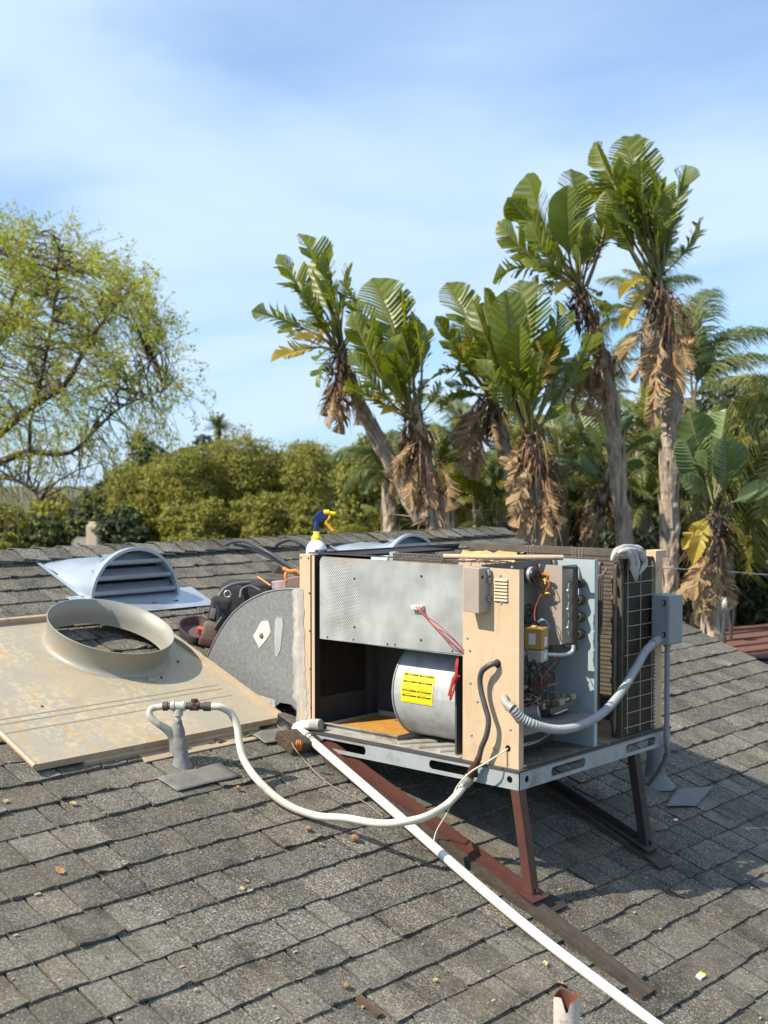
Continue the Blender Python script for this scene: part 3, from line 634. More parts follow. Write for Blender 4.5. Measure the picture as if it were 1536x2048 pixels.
mb = MB(); mb.obox((gv.x, gv.y, zc), V((.96, .28, 0)), V((-.28, .96, 0)), (0, 0, 1), .038, .04, .042); mb.obox((gv.x - .0, gv.y - .015, zc + .046), V((.96, .28, 0)), V((-.28, .96, 0)), (0, 0, 1), .012, .01, .006); gvo = mb.build('gas_valve', M_VALV, AC, .005)
mb = MB(); mb.obox((gv.x + .008, gv.y - .004, zc - .068), V((.96, .28, 0)), V((-.28, .96, 0)), (0, 0, 1), .032, .038, .024); mb.tube([(gv.x - .02, gv.y - .03, zc - .066), (gv.x - .10, gv.y - .05, zc - .06)], [.016, .013], 10); mb.build('valve_body', M_ZINC, gvo, .005)
M_STK = surf('white_sticker', (.66, .66, .63), (.55, .55, .52), 60, .5)
mb = MB(); nv = V((.28, -.96, 0)); ex = V((.96, .28, 0))
for du, dz, hw, hh in ((-.004, .0, .014, .022),): mb.obox(V((gv.x, gv.y, zc + dz)) + nv * .0405 + ex * du, ex, nv, (0, 0, 1), hw, .0006, hh)
mb.build('sticker', M_STK, gvo); mb = MB(); nv2 = ex; ey_ = V((-.28, .96, 0)); mb.obox(V((gv.x, gv.y, zc - .012)) + nv2 * .0385, ey_, nv2, (0, 0, 1), .016, .0006, .018); mb.build('sticker', M_STK, gvo); mb = MB(); mb.obox(V((gv.x + .008, gv.y - .004, zc - .066)) + nv2 * .0325, ey_, nv2, (0, 0, 1), .016, .0006, .012); mb.build('sticker', M_STK, gvo)
# control shelf with capacitor and board
s0, s1, s2, s3 = V((-2.93, 3.80, -.985)), onX(1040, 1461, X0 - .006), V((X0 - .008, 4.29, -.953)), V((-2.93, 4.29, -.935))
nsh = (s1 - s0).cross(s3 - s0).normalized()
mb = MB(); mb.hexa([p - nsh * .003 for p in (s0, s1, s2, s3)] + [s0, s1, s2, s3]); mb.obox((s1 + s2) / 2 + V((.001, 0, -.012)), (s2 - s1).normalized(), V((1, 0, 0)), V((0, 0, 1)), (s2 - s1).length / 2, .001, .012); shf = mb.build('control_shelf', surf('grey_shelf', (.24, .235, .225), (.18, .175, .17), 8, .5, .1, dirt=(.1, .085, .07), dscale=6), AC)
def onsh(u, v, h=0): return s0 + (s1 - s0) * u + (s3 - s0) * v + nsh * h
mb = MB(); M_RELAY = surf('relay_plastic', (.34, .27, .16), (.12, .1, .08), 4, .5); cp0, cp1 = onsh(.12, .20, .03), onsh(.86, .36, .03); ax = (cp1 - cp0); mb.lathe(cp0, ax, [(0, 0), (.026, 0), (.027, .006), (.027, ax.length - .004), (.0285, ax.length - .002), (.027, ax.length), (.022, ax.length - .002), (0, ax.length - .002)], 20); mb.build('capacitor', M_SIL, shf)
mb = MB(); mb.obox(onsh(.45, .72, .012), (s1 - s0).normalized(), (s3 - s0).normalized(), nsh, .075, .10, .01); bd = mb.build('circuit_board', surf('board', (.08, .075, .04), (.05, .045, .03), 60, .5), shf)
for k in range(14): mb = MB(); mb.obox(onsh(rw.uniform(.25, .8), rw.uniform(.5, .95), .032), (s1 - s0).normalized(), (s3 - s0).normalized(), nsh, rw.uniform(.006, .02), rw.uniform(.006, .02), rw.uniform(.006, .016)); mb.build('relay', M_RELAY, bd, .002)
mb = MB(); mb.obox(onsh(.93, .60, .0015), (s3 - s0).normalized(), (s1 - s0).normalized(), nsh, .04, .008, .001); mb.build('sticker', M_STK, shf)
cw = random.Random(14)
def loops(n, spread, c, mat, name, r=.0022):
    ls = []
    for _ in range(n):
        a = [V(c) + V((cw.uniform(-1, 1) * spread[0], cw.uniform(-1, 1) * spread[1], cw.uniform(-1, 1) * spread[2])) for _ in range(6)]
        ls.append(a)
    wires(name, AC, mat, ls, r, 5)
cc = onsh(.4, .55, .09)
loops(7, (.06, .13, .04), cc + V((.0, -.03, -.03)), M_WP, 'control_wire', .0026); loops(5, (.05, .12, .10), cc + V((.02, .0, .06)), wire_mat('brown_lead', (.2, .1, .06)), 'control_wire', .0024); loops(4, (.04, .10, .12), cc + V((.03, -.02, .08)), M_WK, 'control_wire', .0026); loops(3, (.04, .07, .03), cc + V((.02, .03, .03)), M_WR, 'control_wire'); loops(4, (.06, .12, .04), cc, M_WW, 'control_wire', .0019); loops(4, (.05, .1, .05), cc, M_WK, 'control_wire')
# loose coloured leads in front of the shield
g0 = onY(1090, 1150, 4.16); lf = []
wires('loose_lead', AC, M_WO, [[onY(1083 + 4 * k, 1158 - 2 * k, 4.17), onY(1084 + 5 * k, 1150, 4.15), onY(1092 + 2 * k, 1147 + 3 * k, 4.15), onY(1094 + k, 1160, 4.16)] for k in range(3)], .0045)
wires('loose_lead', AC, M_WY, [[onY(1081, 1170, 4.17), onY(1089, 1160, 4.15), onY(1091, 1168, 4.15)], [onY(1084, 1189, 4.16), onY(1095, 1186, 4.15), onY(1099, 1188, 4.16)]], .0045)
wires('loose_lead', AC, M_WR, [[onY(1080, 1150, 4.17), onY(1078, 1172, 4.15), onY(1090, 1182, 4.15), onY(1097, 1170, 4.16)], [onY(1096, 1158, 4.16), onY(1098, 1175, 4.14), onY(1086, 1186, 4.15), onY(1076, 1200, 4.12), onY(1069, 1225, 4.05), onY(1070, 1242, 4.0)]], .0022)
wires('loose_lead', AC, M_WBL, [[onY(1076 + 3 * k, 1244 - k, 4.0), onY(1084 + 2 * k, 1238 + k, 4.0), onY(1094, 1245 + k, 4.02), onY(1100 - k, 1258, 4.03)] for k in range(3)], .0025)
wires('loose_lead', AC, M_WK, [[onX(1066, 1160, WX + .05), onX(1075, 1172, WX + .06), onX(1082, 1178, WX + .05)], [onX(1052, 1232, WX + .03), onX(1068, 1243, WX + .06), onX(1085, 1252, WX + .09)]], .003)
wires('bay_cable', AC, M_WW, [[onX(1032, 1495, X0 - .03), onX(1052, 1487, X0 - .05), onX(1080, 1478, X0 - .1), onX(1100, 1460, X0 - .15)], [onX(1032, 1495, X0 - .03), onX(1070, 1485, X0 - .06), onX(1100, 1468, X0 - .12)]], .0025)
# ---------------- condenser coil
mb = MB(); mb.box((-3.80, 4.85, ZP), (X0 - .06, 4.895, ZT + .008)); cb = mb.build('condenser_coil', M_FIN, AC)
mb = MB()
for j in range(38): z = ZP + .01 + j * .0198; mb.box((-3.80, 4.8485, z), (X0 - .06, 4.8498, z + .004))
o = mb.build('coil_tube', M_COIL, cb)
mb = MB()
for i in (-3.46, -3.44, -3.425, -3.20, -3.185, -3.165, -3.15):
    for j in range(6): mb.box((i, 4.8468, ZT + .002 - j * .008), (i + .009, 4.848, ZT + .005 - j * .008))
mb.build('bent_fin', M_WIRE, cb)
CY0, CY1 = 4.545, 4.80
mb = MB(); mb.box((X0 - .055, CY0, ZP), (X0 - .012, CY1, ZT - .012)); ce = mb.build('condenser_coil', M_COIL, AC)
mb = MB()
for j in range(64): z = ZP + .008 + j * .0117; mb.box((X0 - .0115, CY0 + .004, z), (X0 - .0095, CY1 - .002, z + .005))
o = mb.build('coil_fin', M_COIL, ce); o['kind'] = 'stuff'
mb = MB(); mb.box((X0 - .056, CY0 - .012, ZP), (X0 - .006, CY0 - .002, ZT - .01)); mb.build('tube_sheet', surf('old_tube_sheet', (.13, .11, .085), (.08, .065, .05), 9, .6, .3), ce)
for j in range(17):
    mb = MB(); z = ZT - .04 - j * .043; xx = X0 - .03 - .012 * (j % 2)
    mb.tube(spline([(xx, CY0 - .008, z), (xx, CY0 - .028, z - .003), (xx, CY0 - .034, z - .014), (xx, CY0 - .028, z - .025), (xx, CY0 - .008, z - .028)], 4), .0062, 8); mb.build('return_bend', M_COPP, ce)
mb = MB()
for k, xx in enumerate((FRX - .002, X0 - .095)):
    mb.tube(spline([(xx, CY0 - .03, ZT - .035), (xx, CY0 - .05, ZT - .06), (xx, CY0 - .055, -.7), (xx, CY0 - .055, ZP + .05)], 6), .0085, 8)
for k in range(4):
    z = -.66 - k * .022; mb.tube(spline([(X0 - .06 - .01 * k, CY0 - .045, ZT - .05 - k * .02), (X0 - .07 - .01 * k, CY0 - .065, ZT - .1), (X0 - .07 - .01 * k, CY0 - .07, z + .05), (X0 - .09, CY0 - .08, z), (X0 - .2, CY0 - .09, z - .005), (X0 - .3, CY0 - .1, z - .005)], 6), .0045, 7)
mb.tube(spline([(X0 - .12, 4.42, -.80), (X0 - .11, 4.44, -.74), (X0 - .14, 4.47, -.71), (X0 - .19, 4.5, -.70)], 5), .009, 8)
mb.tube(spline([(X0 - .12, 4.42, -.80), (X0 - .12, 4.43, -.95), (X0 - .15, 4.46, -1.05)], 5), .009, 8)
mb.build('refrigerant_pipe', M_COPP, AC)
mb = MB()   # compressor dome in the dark
mb.lathe((-3.05, 4.55, ZP), (0, 0, 1), [(.10, 0), (.10, .22), (.095, .25), (.07, .285), (.03, .30), (0, .30)], 24); mb.build('compressor', M_BLK, AC)
# wire guard over the coil
mb = MB()
for y_ in (CY0 + .02, CY0 + .125, CY0 + .222): mb.tube([(X0 + .002, y_, ZP + .012), (X0 + .002, y_, ZT - .03)], .0022, 6)
for j in range(12): z = ZT - .052 - j * .0615; mb.tube([(X0 + .0055, CY0 + (.005 if j not in (1, 6, 11) else -.008), z), (X0 + .0055, CY0 + .238, z)], .0022, 6)
mb.build('wire_guard', M_WIRE, AC)
mb = MB(); mb.box((X0 - .05, CY1 + .004, ZP - .003), (X0 - .001, CY1 + .062, ZT + .012)); mb.box((X0 - .06, 4.82, ZT - .02), (X0 - .002, 4.9, ZT + .013)); mb.build('corner_post', M_TANE, AC, .002)
mb = MB()
for j in range(24): mb.lathe((X0 + .001, CY1 - .002, ZT - .37 - j * .0165), (1, 0, 0), [(.0055, -.004), (.0055, .001), (0, .002)], 8)
o = mb.build('sealant_beads', surf('pale_sealant', (.6, .52, .45), (.5, .42, .36), 20, .6), AC)
# ================================================================== things on the roof
m, t, b = newmat('weathered_tan_lid'); N = t.nodes.new; L = t.links.new
tcn = N('ShaderNodeTexCoord')
def lnoise(sc, det, st=(1, 1, 1), off=(0, 0, 0), lo=.4, hi=.6, amt=1.0):
    mp_ = N('ShaderNodeMapping'); mp_.inputs['Scale'].default_value = st; mp_.inputs['Location'].default_value = off; L(tcn.outputs['Object'], mp_.inputs[0])
    n_ = N('ShaderNodeTexNoise'); n_.inputs['Scale'].default_value = sc; n_.inputs['Detail'].default_value = det; n_.inputs['Roughness'].default_value = .68; L(mp_.outputs[0], n_.inputs['Vector'])
    r_ = N('ShaderNodeMapRange'); r_.interpolation_type = 'SMOOTHSTEP'; r_.inputs[1].default_value = lo; r_.inputs[2].default_value = hi; r_.inputs[4].default_value = amt; L(n_.outputs[0], r_.inputs[0]); return r_.outputs[0]
def lmix(f, a, c):
    q = N('ShaderNodeMix'); q.data_type = 'RGBA'; q.inputs[7].default_value = c4(c); L(f, q.inputs[0])
    if isinstance(a, tuple): q.inputs[6].default_value = c4(a)
    else: L(a, q.inputs[6])
    return q.outputs[2]
def lmul(a, c):
    q = N('ShaderNodeMath'); q.operation = 'MULTIPLY'; L(a, q.inputs[0]); L(c, q.inputs[1]); return q.outputs[0]
col = lmix(lnoise(3, 6), (.34, .305, .235), (.41, .335, .225))
col = lmix(lnoise(45, 3, lo=.3, hi=.75, amt=.25), col, (.2, .18, .15))
col = lmix(lmul(lnoise(34, 9, off=(3, 1, 2), lo=.46, hi=.6, amt=.6), lnoise(2.6, 3, off=(5.3, 2.1, 0), lo=.44, hi=.62)), col, (.54, .445, .28))
col = lmix(lmul(lnoise(5, 8, st=(.35, 2.6, .35), off=(1.7, 3.2, 0), lo=.55, hi=.68, amt=.9), lnoise(12, 8, off=(2, 2, 2), lo=.35, hi=.6)), col, (.48, .27, .06))
col = lmix(lnoise(7, 9, st=(.5, 1.2, .5), off=(8.7, .2, 0), lo=.66, hi=.74, amt=.8), col, (.25, .12, .05))
L(col, b.inputs['Base Color']); b.inputs['Roughness'].default_value = .5; b.inputs['Specular IOR Level'].default_value = .35
M_LID = m
M_RING = surf('weathered_ring', (.31, .30, .25), (.25, .255, .225), 5, .5, .1, dirt=(.34, .235, .14), dscale=6, dlo=.48, dhi=.68, damt=.75, streak=((.42, .2, .06), 22, .66, .74, .8))
M_LIDB = surf('lid_edge', (.46, .355, .24), (.36, .275, .19), 9, .55, dirt=(.2, .11, .06), dscale=8, damt=.6)
LH = .06
nl = on_roof(66, 1522, LH); nr = on_roof(549, 1430, LH); LX = (nl.x + nr.x) / 2
lo = roofp(LX, nl.y); lo = lo + RN * LH; LW = nr.y - nl.y; LL = 1.10
rc = on_roof(222, 1255, LH + .105) - RN * .105
ra, rb_ = (rc - lo).dot(RD), (rc - lo).dot(RY)
LID = thing('condenser_lid', 'weathered tan condenser lid with round fan collar lying on the shingles', 'metal lid', lo)
mb = MB(); mb.plate([(-LL, 0), (0, 0), (0, LW), (-LL, LW)], [circ(ra, rb_, .268, 48)], lo, RD, RY, .002); mb.build('lid_sheet', M_LID, LID)
def lp(a, b, h): return lo + RD * a + RY * b + RN * h
def lbox(mb, a0, a1, b0, b1, h0, h1): return mb.obox(lp((a0 + a1) / 2, (b0 + b1) / 2, (h0 + h1) / 2), RD, RY, RN, abs(a1 - a0) / 2, abs(b1 - b0) / 2, abs(h1 - h0) / 2)
mb = MB(); lbox(mb, .0005, .0025, 0, LW, -.028, .001); lbox(mb, -.02, .0003, 0.003, LW - .003, -.0285, -.0265); mb.build('front_flange', M_LIDB, LID)
mb = MB(); lbox(mb, -LL - .003, -LL - .0005, 0, LW, -.02, .024); lbox(mb, -LL - .02, -LL - .0032, 0, LW, .022, .025); mb.build('rear_flange', M_LIDB, LID)
mb = MB(); lbox(mb, -LL, -.004, LW + .0005, LW + .003, -.02, .018); lbox(mb, -LL, -.004, LW + .0032, LW + .022, .0165, .0185); mb.build('side_flange', M_LIDB, LID)
mb = MB(); mb.tube([lp(-LL, -.006, -.006), lp(.004, -.006, -.006)], .011, 10); mb.build('side_flange', M_LIDB, LID)
mb = MB()   # three pressed ribs across the sheet
for a in (-.335, -.30, -.235):
    pr_ = [(-.006, 0), (-.002, .0022), (.002, .0022), (.006, 0)]
    mb.grid([[lp(a + x, b, .0006 + h) for x, h in pr_] for b in (0.0, LW / 2, LW - .08)][::-1], False)
mb.build('rib', M_LID, LID)
mb = MB(); mb.lathe(lo + RD * ra + RY * rb_, RN, [(.296, .001), (.286, .005), (.279, .012), (.276, .024), (.277, .04), (.2865, .112), (.2885, .1145), (.288, .117), (.2845, .117), (.2735, .04), (.271, .012), (.268, -.004)], 72); mb.build('fan_collar', M_RING, LID)
screws(LID, [lp(ra + .33 * math.cos(t), rb_ + .33 * math.sin(t), .004) for t in (.25, .9)] + [lp(-.38, .25, .001)], RN, .006, M_BRONZE)
mb = MB(); mb.lathe(lp(ra + .325, rb_ + .02, .0), RN, [(.024, 0), (.022, .008), (.014, .014), (.006, .012), (0, .008)], 14); mb.build('drain_dimple', M_RING, LID)
# flat panel under the lid
pa = on_roof(142, 1526, .012); pb = on_roof(436, 1470, .012)
mb = MB(); c0 = roofp(LX + .0, 0); mb.obox(roofp(LX - .22, (nl.y + .2 + nr.y - .1) / 2, .024), RD, RY, RN, .25, (LW - .32) / 2, .011); mb.obox(roofp(LX + .035, (pb.y + pa.y) / 2 + .25, .016), RD, RY, RN, .03, .33, .004)
tag(mb.build('side_panel', M_LIDB, None, .002), 'flat tan metal panel slipped under the edge of the condenser lid', 'metal panel')

# ---- duct elbow
M_DUCT = surf('grey_duct_steel', (.16, .168, .17), (.28, .29, .285), 60, .55, .25, dirt=(.40, .40, .38), dscale=7, dlo=.54, dhi=.78, damt=.5, detail=8, rvar=.1)
M_MAST = surf('duct_mastic', (.40, .385, .35), (.27, .262, .245), 14, .9, dirt=(.2, .17, .14), dscale=10, damt=.6, bump=.5, bscale=25, streak=((.55, .5, .44), 18, .5, .7, .6))
DY0, DY1 = Y0 + .018, 4.72
arc = [(604, 1178), (580, 1177.5), (555, 1179), (530, 1185), (507, 1195), (486, 1208), (468, 1224), (452, 1243), (439, 1263), (427, 1286), (417, 1308), (408, 1337)]
A = [onY(x, y, DY0) for x, y in arc]; Bt = [onY(x, y, DY0) for x, y in ((440, 1368), (495, 1395), (551, 1427), (552, 1412), (560, 1405), (582, 1409), (596, 1424), (602, 1442))]
DU = thing('duct_elbow', 'grey sheet metal duct elbow curving from the unit down to the roof', 'duct', (A[6].x, 4.2, roofz(A[6].x)))
mb = MB(); mb.plate([(p.x, p.z) for p in (A + Bt)][::-1] if False else [(p.x, p.z) for p in (A + Bt)], [], (0, DY0, 0), (1, 0, 0), (0, 0, 1), .002); mb.build('cheek', M_DUCT, DU)
mb = MB(); mb.grid([[(p.x, y, p.z) for y in (DY0 + .001, DY0 + .3, DY1)] for p in A]); mb.build('curved_back', M_DUCT, DU)
mb = MB(); mb.plate([(p.x, p.z) for p in (A + Bt)], [], (0, DY1 + .002, 0), (1, 0, 0), (0, 0, 1), .002); mb.build('cheek', M_DUCT, DU)
mb = MB(); mb.tube([V((p.x, DY0 - .001, p.z)) for p in A], .0035, 6); mb.build('seam', M_GALD, DU)
mb = MB(); ek = []
q = [onY(x, y, DY0) for x, y in ((408, 1337), (440, 1366), (495, 1396), (551, 1428))]
mb.grid([[(p.x, DY0 - .03, p.z - .018) for p in q], [(p.x, DY0 - .006, p.z - .004) for p in q], [(p.x, DY0 - .0015, p.z + .03 + .035 * (k_ % 2)) for k_, p in enumerate(q)]][::-1]); mb.build('mastic_fillet', M_MAST, DU)
mb = MB(); rm = random.Random(4); rows = []
for i in range(26):
    y_ = 1178 + i * (1448 - 1178) / 25; wl = 586 + rm.uniform(-2, 2) + (8 if i > 20 else 0); wr = 607 + 22 * min(1, i / 25) ** 1.5 * .35 + rm.uniform(-2, 2)
    rows.append([onY(wl, y_, DY0 - .001), onY((wl * 2 + wr) / 3, y_, DY0 - .004 - rm.uniform(0, .004)), onY((wl + wr * 2) / 3, y_, Y0 - .004 - rm.uniform(0, .004)), onY(wr, y_, Y0 - .002)])
mb.grid(rows[::-1]); mb.build('mastic_seam', M_MAST, DU)
def flatpatch(name, pts, mat, par, off=.0025, Yp=None):
    mb = MB(); q = [onY(x, y, (Yp or DY0)) for x, y in pts]; mb.plate([(p.x, p.z) for p in q], [], (0, (Yp or DY0) - off, 0), (1, 0, 0), (0, 0, 1), .0015); return mb.build(name, mat, par)
M_PATCH = surf('white_patch', (.66, .64, .58), (.5, .48, .43), 30, .8, dirt=(.4, .37, .32), dscale=20)
M_SMEAR = surf('white_smear', (.42, .42, .40), (.26, .27, .27), 40, .8, stretch=(1, 1, .15), dirt=(.28, .29, .29), dscale=30)
tp = flatpatch('tape_patch', [(507, 1271), (513, 1262), (519, 1250), (524, 1242), (537, 1241), (542, 1262), (540, 1269), (530, 1283), (519, 1296)][::-1], M_PATCH, DU)
mb = MB(); c = onY(524, 1271, DY0); mb.lathe((c.x, DY0 - .0025, c.z), (0, -1, 0), [(.013, 0), (.0115, .005), (.006, .008), (0, .009)], 12); mb.build('mastic_dab', surf('olive_dab', (.2, .17, .1), (.15, .13, .08), 30, .8), tp)
flatpatch('smear', [(551, 1240), (556, 1233), (560, 1236), (565, 1234), (567, 1250), (564, 1275), (561, 1300), (555, 1314), (551, 1312), (549, 1275)][::-1], M_SMEAR, DU)
mb = MB(); q = [onY(x, y, DY0 + .02) for x, y in ((549, 1424), (553, 1409), (561, 1403), (585, 1408), (594, 1420), (600, 1440))]
mb.grid([[(p.x, yy, p.z) for p in q] for yy in (DY0 + .003, DY0 + .12, DY0 + .3)][::-1]); mb.build('dark_flashing', M_DARK, DU)

# ---- half-round louvred vents
M_ZN = surf('bright_galvanised_vent', (.50, .55, .60), (.42, .47, .52), 5, .33, .55, dirt=(.36, .4, .44), dscale=9, rvar=.08)
def vent(label, Yc):
    Xf, Xb = -5.255, -5.745; hw = .277; hh = .265; zf = roofz(Xf)
    T = thing('half_round_vent', label, 'roof vent', (Xf, Yc, zf), 'half-round roof vents')
    n = 24; ths = [math.pi * k / n for k in range(n + 1)]
    def arch(f, grow=0.0):   # f 0 front .. 1 back
        X = Xf + (Xb - Xf) * f; out = []
        for t in ths:
            yy = Yc - (hw + grow) * math.cos(t); zz_ = (hh + grow) * math.sin(t)
            out.append(V((X, yy, zf + zz_ * (1 - f) + (roofz(X) - zf) * f + +.006 + .022 * f)))
        return out
    mb = MB(); mb.grid([arch(f) for f in (0, .12, .3, .5, .7, .88, 1.0)]); mb.build('hood', M_ZN, T)
    mb = MB(); a = arch(0, .004); b = arch(0, -.012); a2 = [p + V((.035, 0, 0)) for p in a]; b2 = [p + V((.035, 0, 0)) for p in b]
    mb.grid([a, a2]); mb.grid([a2, b2]); mb.grid([b2, b]); mb.build('rim', M_ZN, T)
    for k in range(3):
        z0 = .03 + k * .076; w_ = (hw - .014) * math.sqrt(max(.05, 1 - ((z0 + .02) / hh) ** 2))
        mb = MB(); rows = []
        for dx, dz in ((-.04, .05), (.012, -.004), (.022, .004), (.024, .02)):
            rows.append([(Xf + .005 + dx, Yc - w_, zf + z0 + dz + .01), (Xf + .005 + dx, Yc, zf + z0 + dz + .01), (Xf + .005 + dx, Yc + w_, zf + z0 + dz + .01)])
        mb.grid(rows, False); mb.build('louvre', M_ZN, T)
    mb = MB(); mb.add([p - V((.06, 0, 0)) for p in arch(0, -.016)], [tuple(range(n, -1, -1))]); mb.build('screen', M_DARK, T)
    mb = MB(); mb.obox(roofp(Xf + .06, Yc + .02, .0235), RD, RY, RN, .115, hw + .12, .001); mb.obox(roofp(Xf - .25, Yc - hw - .008, .0235), RD, RY, RN, .24, .012, .001); mb.build('flange', M_ZN, T)
    screws(T, [roofp(Xf - .16, Yc - hw - .012, .02), roofp(Xf + .03, Yc + hw + .03, .02)], RN, .007)
    return T
vent('half-round galvanised roof vent with louvres beside the condenser lid', 3.872)
vent('half-round galvanised roof vent showing behind the air conditioner', 6.06)

# ---- stand: sleepers, angle rails and legs
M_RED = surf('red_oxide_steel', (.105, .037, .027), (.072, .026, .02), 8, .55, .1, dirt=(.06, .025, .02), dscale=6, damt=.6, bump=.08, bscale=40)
M_WOOD = surf('weathered_wood', (.075, .056, .041), (.038, .028, .021), 9, .95, stretch=(.6, 9, 9), detail=9, dirt=(.03, .022, .017), dscale=7, bump=.7, bscale=40)
ST = thing('equipment_stand', 'red-brown angle iron stand with two legs under the unit', 'equipment stand', roofp(-3.1, 4.2))
def slopebox(mb, x0, x1, y0, y1, h0, h1):
    p = [roofp(x0, y0, h0), roofp(x1, y0, h0), roofp(x1, y1, h0), roofp(x0, y1, h0), roofp(x0, y0, h1), roofp(x1, y0, h1), roofp(x1, y1, h1), roofp(x0, y1, h1)]
    return mb.hexa(p)
F1 = on_roof(1058, 1818, .03); F2 = on_roof(1292, 1703, .03)
F1 = onY(1050, 1800, Y0 - .02); F2 = V((F2.x - .03, F2.y, F2.z))
M_REDD = surf('shaded_black_brown_steel', (.028, .018, .016), (.02, .014, .012), 8, .6)  # near-black: dark tarry paint, plus the unit's shade put into the colour
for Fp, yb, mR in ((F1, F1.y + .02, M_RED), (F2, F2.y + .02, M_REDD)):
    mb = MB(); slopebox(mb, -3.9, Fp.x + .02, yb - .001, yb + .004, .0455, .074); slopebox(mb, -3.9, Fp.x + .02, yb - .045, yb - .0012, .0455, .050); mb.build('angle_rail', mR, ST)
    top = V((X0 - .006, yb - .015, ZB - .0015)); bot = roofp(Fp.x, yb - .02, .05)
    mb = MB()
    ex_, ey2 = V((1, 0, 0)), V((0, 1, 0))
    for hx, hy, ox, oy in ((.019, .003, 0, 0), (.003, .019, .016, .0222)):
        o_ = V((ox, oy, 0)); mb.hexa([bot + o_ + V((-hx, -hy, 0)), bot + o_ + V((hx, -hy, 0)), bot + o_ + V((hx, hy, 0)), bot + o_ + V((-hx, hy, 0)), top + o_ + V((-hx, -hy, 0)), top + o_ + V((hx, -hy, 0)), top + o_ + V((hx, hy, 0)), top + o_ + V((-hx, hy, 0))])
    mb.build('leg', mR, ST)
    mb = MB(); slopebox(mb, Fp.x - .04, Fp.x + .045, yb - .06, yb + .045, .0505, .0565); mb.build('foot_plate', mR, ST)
def sleeper(label, x0, x1, y0, y1, th=.045):
    mb = MB(); rsx = random.Random(int(x0 * 100)); n = 16; rows_t = []; 
    for i in range(n + 1):
        x = x0 + (x1 - x0) * i / n; j = rsx.uniform(-.004, .004); tp_ = th * (1 if i < n - 6 else 1 - .06 * (i - n + 6))
        rows_t.append([roofp(x, y0 + j, .012), roofp(x, y0 + j, tp_), roofp(x, y0 + .02, tp_ + rsx.uniform(-.002, .001)), roofp(x, y0 + .045, tp_ + rsx.uniform(-.004, .0)), roofp(x, y1 - .018, tp_ + rsx.uniform(-.002, .001)), roofp(x, y1 + j * .5, tp_), roofp(x, y1 + j * .5, .012)])
    mb.grid(rows_t, False)
    mb.add(rows_t[0], [tuple(range(7))]); mb.add(rows_t[-1], [tuple(range(6, -1, -1))])
    tag(mb.build('wooden_sleeper', M_WOOD), label, 'timber', 'timber sleepers under the stand')
sleeper('long weathered timber sleeper beside the white drain pipe', -3.70, on_roof(1280, 2008).x, F1.y - .06, F1.y + .022)
sleeper('shorter dark timber sleeper under the far leg in shadow', -3.8, on_roof(1345, 1735).x, F2.y - .045, F2.y + .05)
mb = MB(); rwb = random.Random(2)
pw = [roofp(-3.90, 3.60, .012), roofp(-3.785, 3.60, .012), roofp(-3.785, 3.80, .012), roofp(-3.90, 3.80, .012)]
mb.hexa(pw + [p + RN * (.05 + rwb.uniform(-.006, .006)) for p in pw]); tag(mb.build('wood_block', surf('split_wood', (.10, .07, .042), (.04, .028, .018), 14, .95, stretch=(1, 5, 5), bump=1.0, bscale=50), None, .006), 'rotten wood block under the left end of the unit', 'timber')
# metal flap near the block and shingle-flashing sheet by the gas pipe
def sheet(name, px, label, mat, h=.016, nn_=7):
    c = [on_roof(x, y, h + .006) for x, y in px]; mb = MB(); rsx = random.Random(len(label)); rows = []
    for i in range(nn_):
        u = i / (nn_ - 1); a = c[0].lerp(c[1], u); b = c[3].lerp(c[2], u); rows.append([a.lerp(b, v / 8) + RN * (.001 + .0014 * math.sin(v * .9 + i * .7)) for v in range(9)])
    mb.grid(rows); o = mb.build(name, mat); so = o.modifiers.new('solid', 'SOLIDIFY'); so.thickness = .0015; so.offset = 0
    return tag(o, label, 'metal flashing')
M_LEAD = surf('grey_flashing', (.20, .19, .17), (.125, .12, .105), 11, .7, .1, dirt=(.09, .08, .068), dscale=9, dlo=.5, dhi=.7, damt=.7, detail=9)
sheet('flashing_sheet', ((312, 1556), (354, 1582), (484, 1552), (438, 1526)), 'flat grey metal flashing sheet below the gas pipe', M_LEAD, .0185)
sheet('flashing_sheet', ((505, 1470), (530, 1486), (590, 1480), (570, 1440)), 'bent grey flashing flap between lid and wood block', M_LEAD, .02)
sheet('flashing_sheet', ((1355, 1578), (1330, 1612), (1392, 1612), (1428, 1572)), 'square grey flashing of the pipe boot in the unit shadow', surf('shaded_flashing', (.13, .135, .14), (.1, .105, .11), 9, .6), .019)  # darker, cooler copy of the flashing grey, with shade in its colour

# ---- gas riser with mastic boot, tee and valve
M_BOOT = surf('grey_boot_mastic', (.23, .23, .225), (.16, .16, .157), 10, .8, bump=.5, bscale=30, dirt=(.32, .31, .29), dscale=8)
M_PIPEW = surf('painted_pipe', (.47, .46, .42), (.36, .35, .32), 20, .6, dirt=(.16, .13, .1), dscale=12)
GK = 4.93
gb = on_roof(360, 1536); gpx = lambda x, y, k=GK: dep(x, y, k)
GP = thing('gas_riser', 'grey tarred gas riser with tee and shut-off valve', 'gas pipe', gb)
mb = MB(); rg = random.Random(8)
def blobtube(pts, rs_, seed, n=14):
    r_ = random.Random(seed); mbx = MB(); P_ = spline(pts, 4); m_ = len(P_)
    RR = [rs_[0] + (rs_[-1] - rs_[0]) * 0 for _ in P_]
    for i in range(m_):
        u = i / (m_ - 1) * (len(rs_) - 1); j = min(int(u), len(rs_) - 2); RR[i] = (rs_[j] + (rs_[j + 1] - rs_[j]) * (u - j)) * r_.uniform(.95, 1.06)
    mbx.tube(P_, RR, n)
    mbx.v = [tuple(V(v_) + V((r_.uniform(-1, 1), r_.uniform(-1, 1), r_.uniform(-1, 1))) * .0028) for v_ in mbx.v]
    return mbx
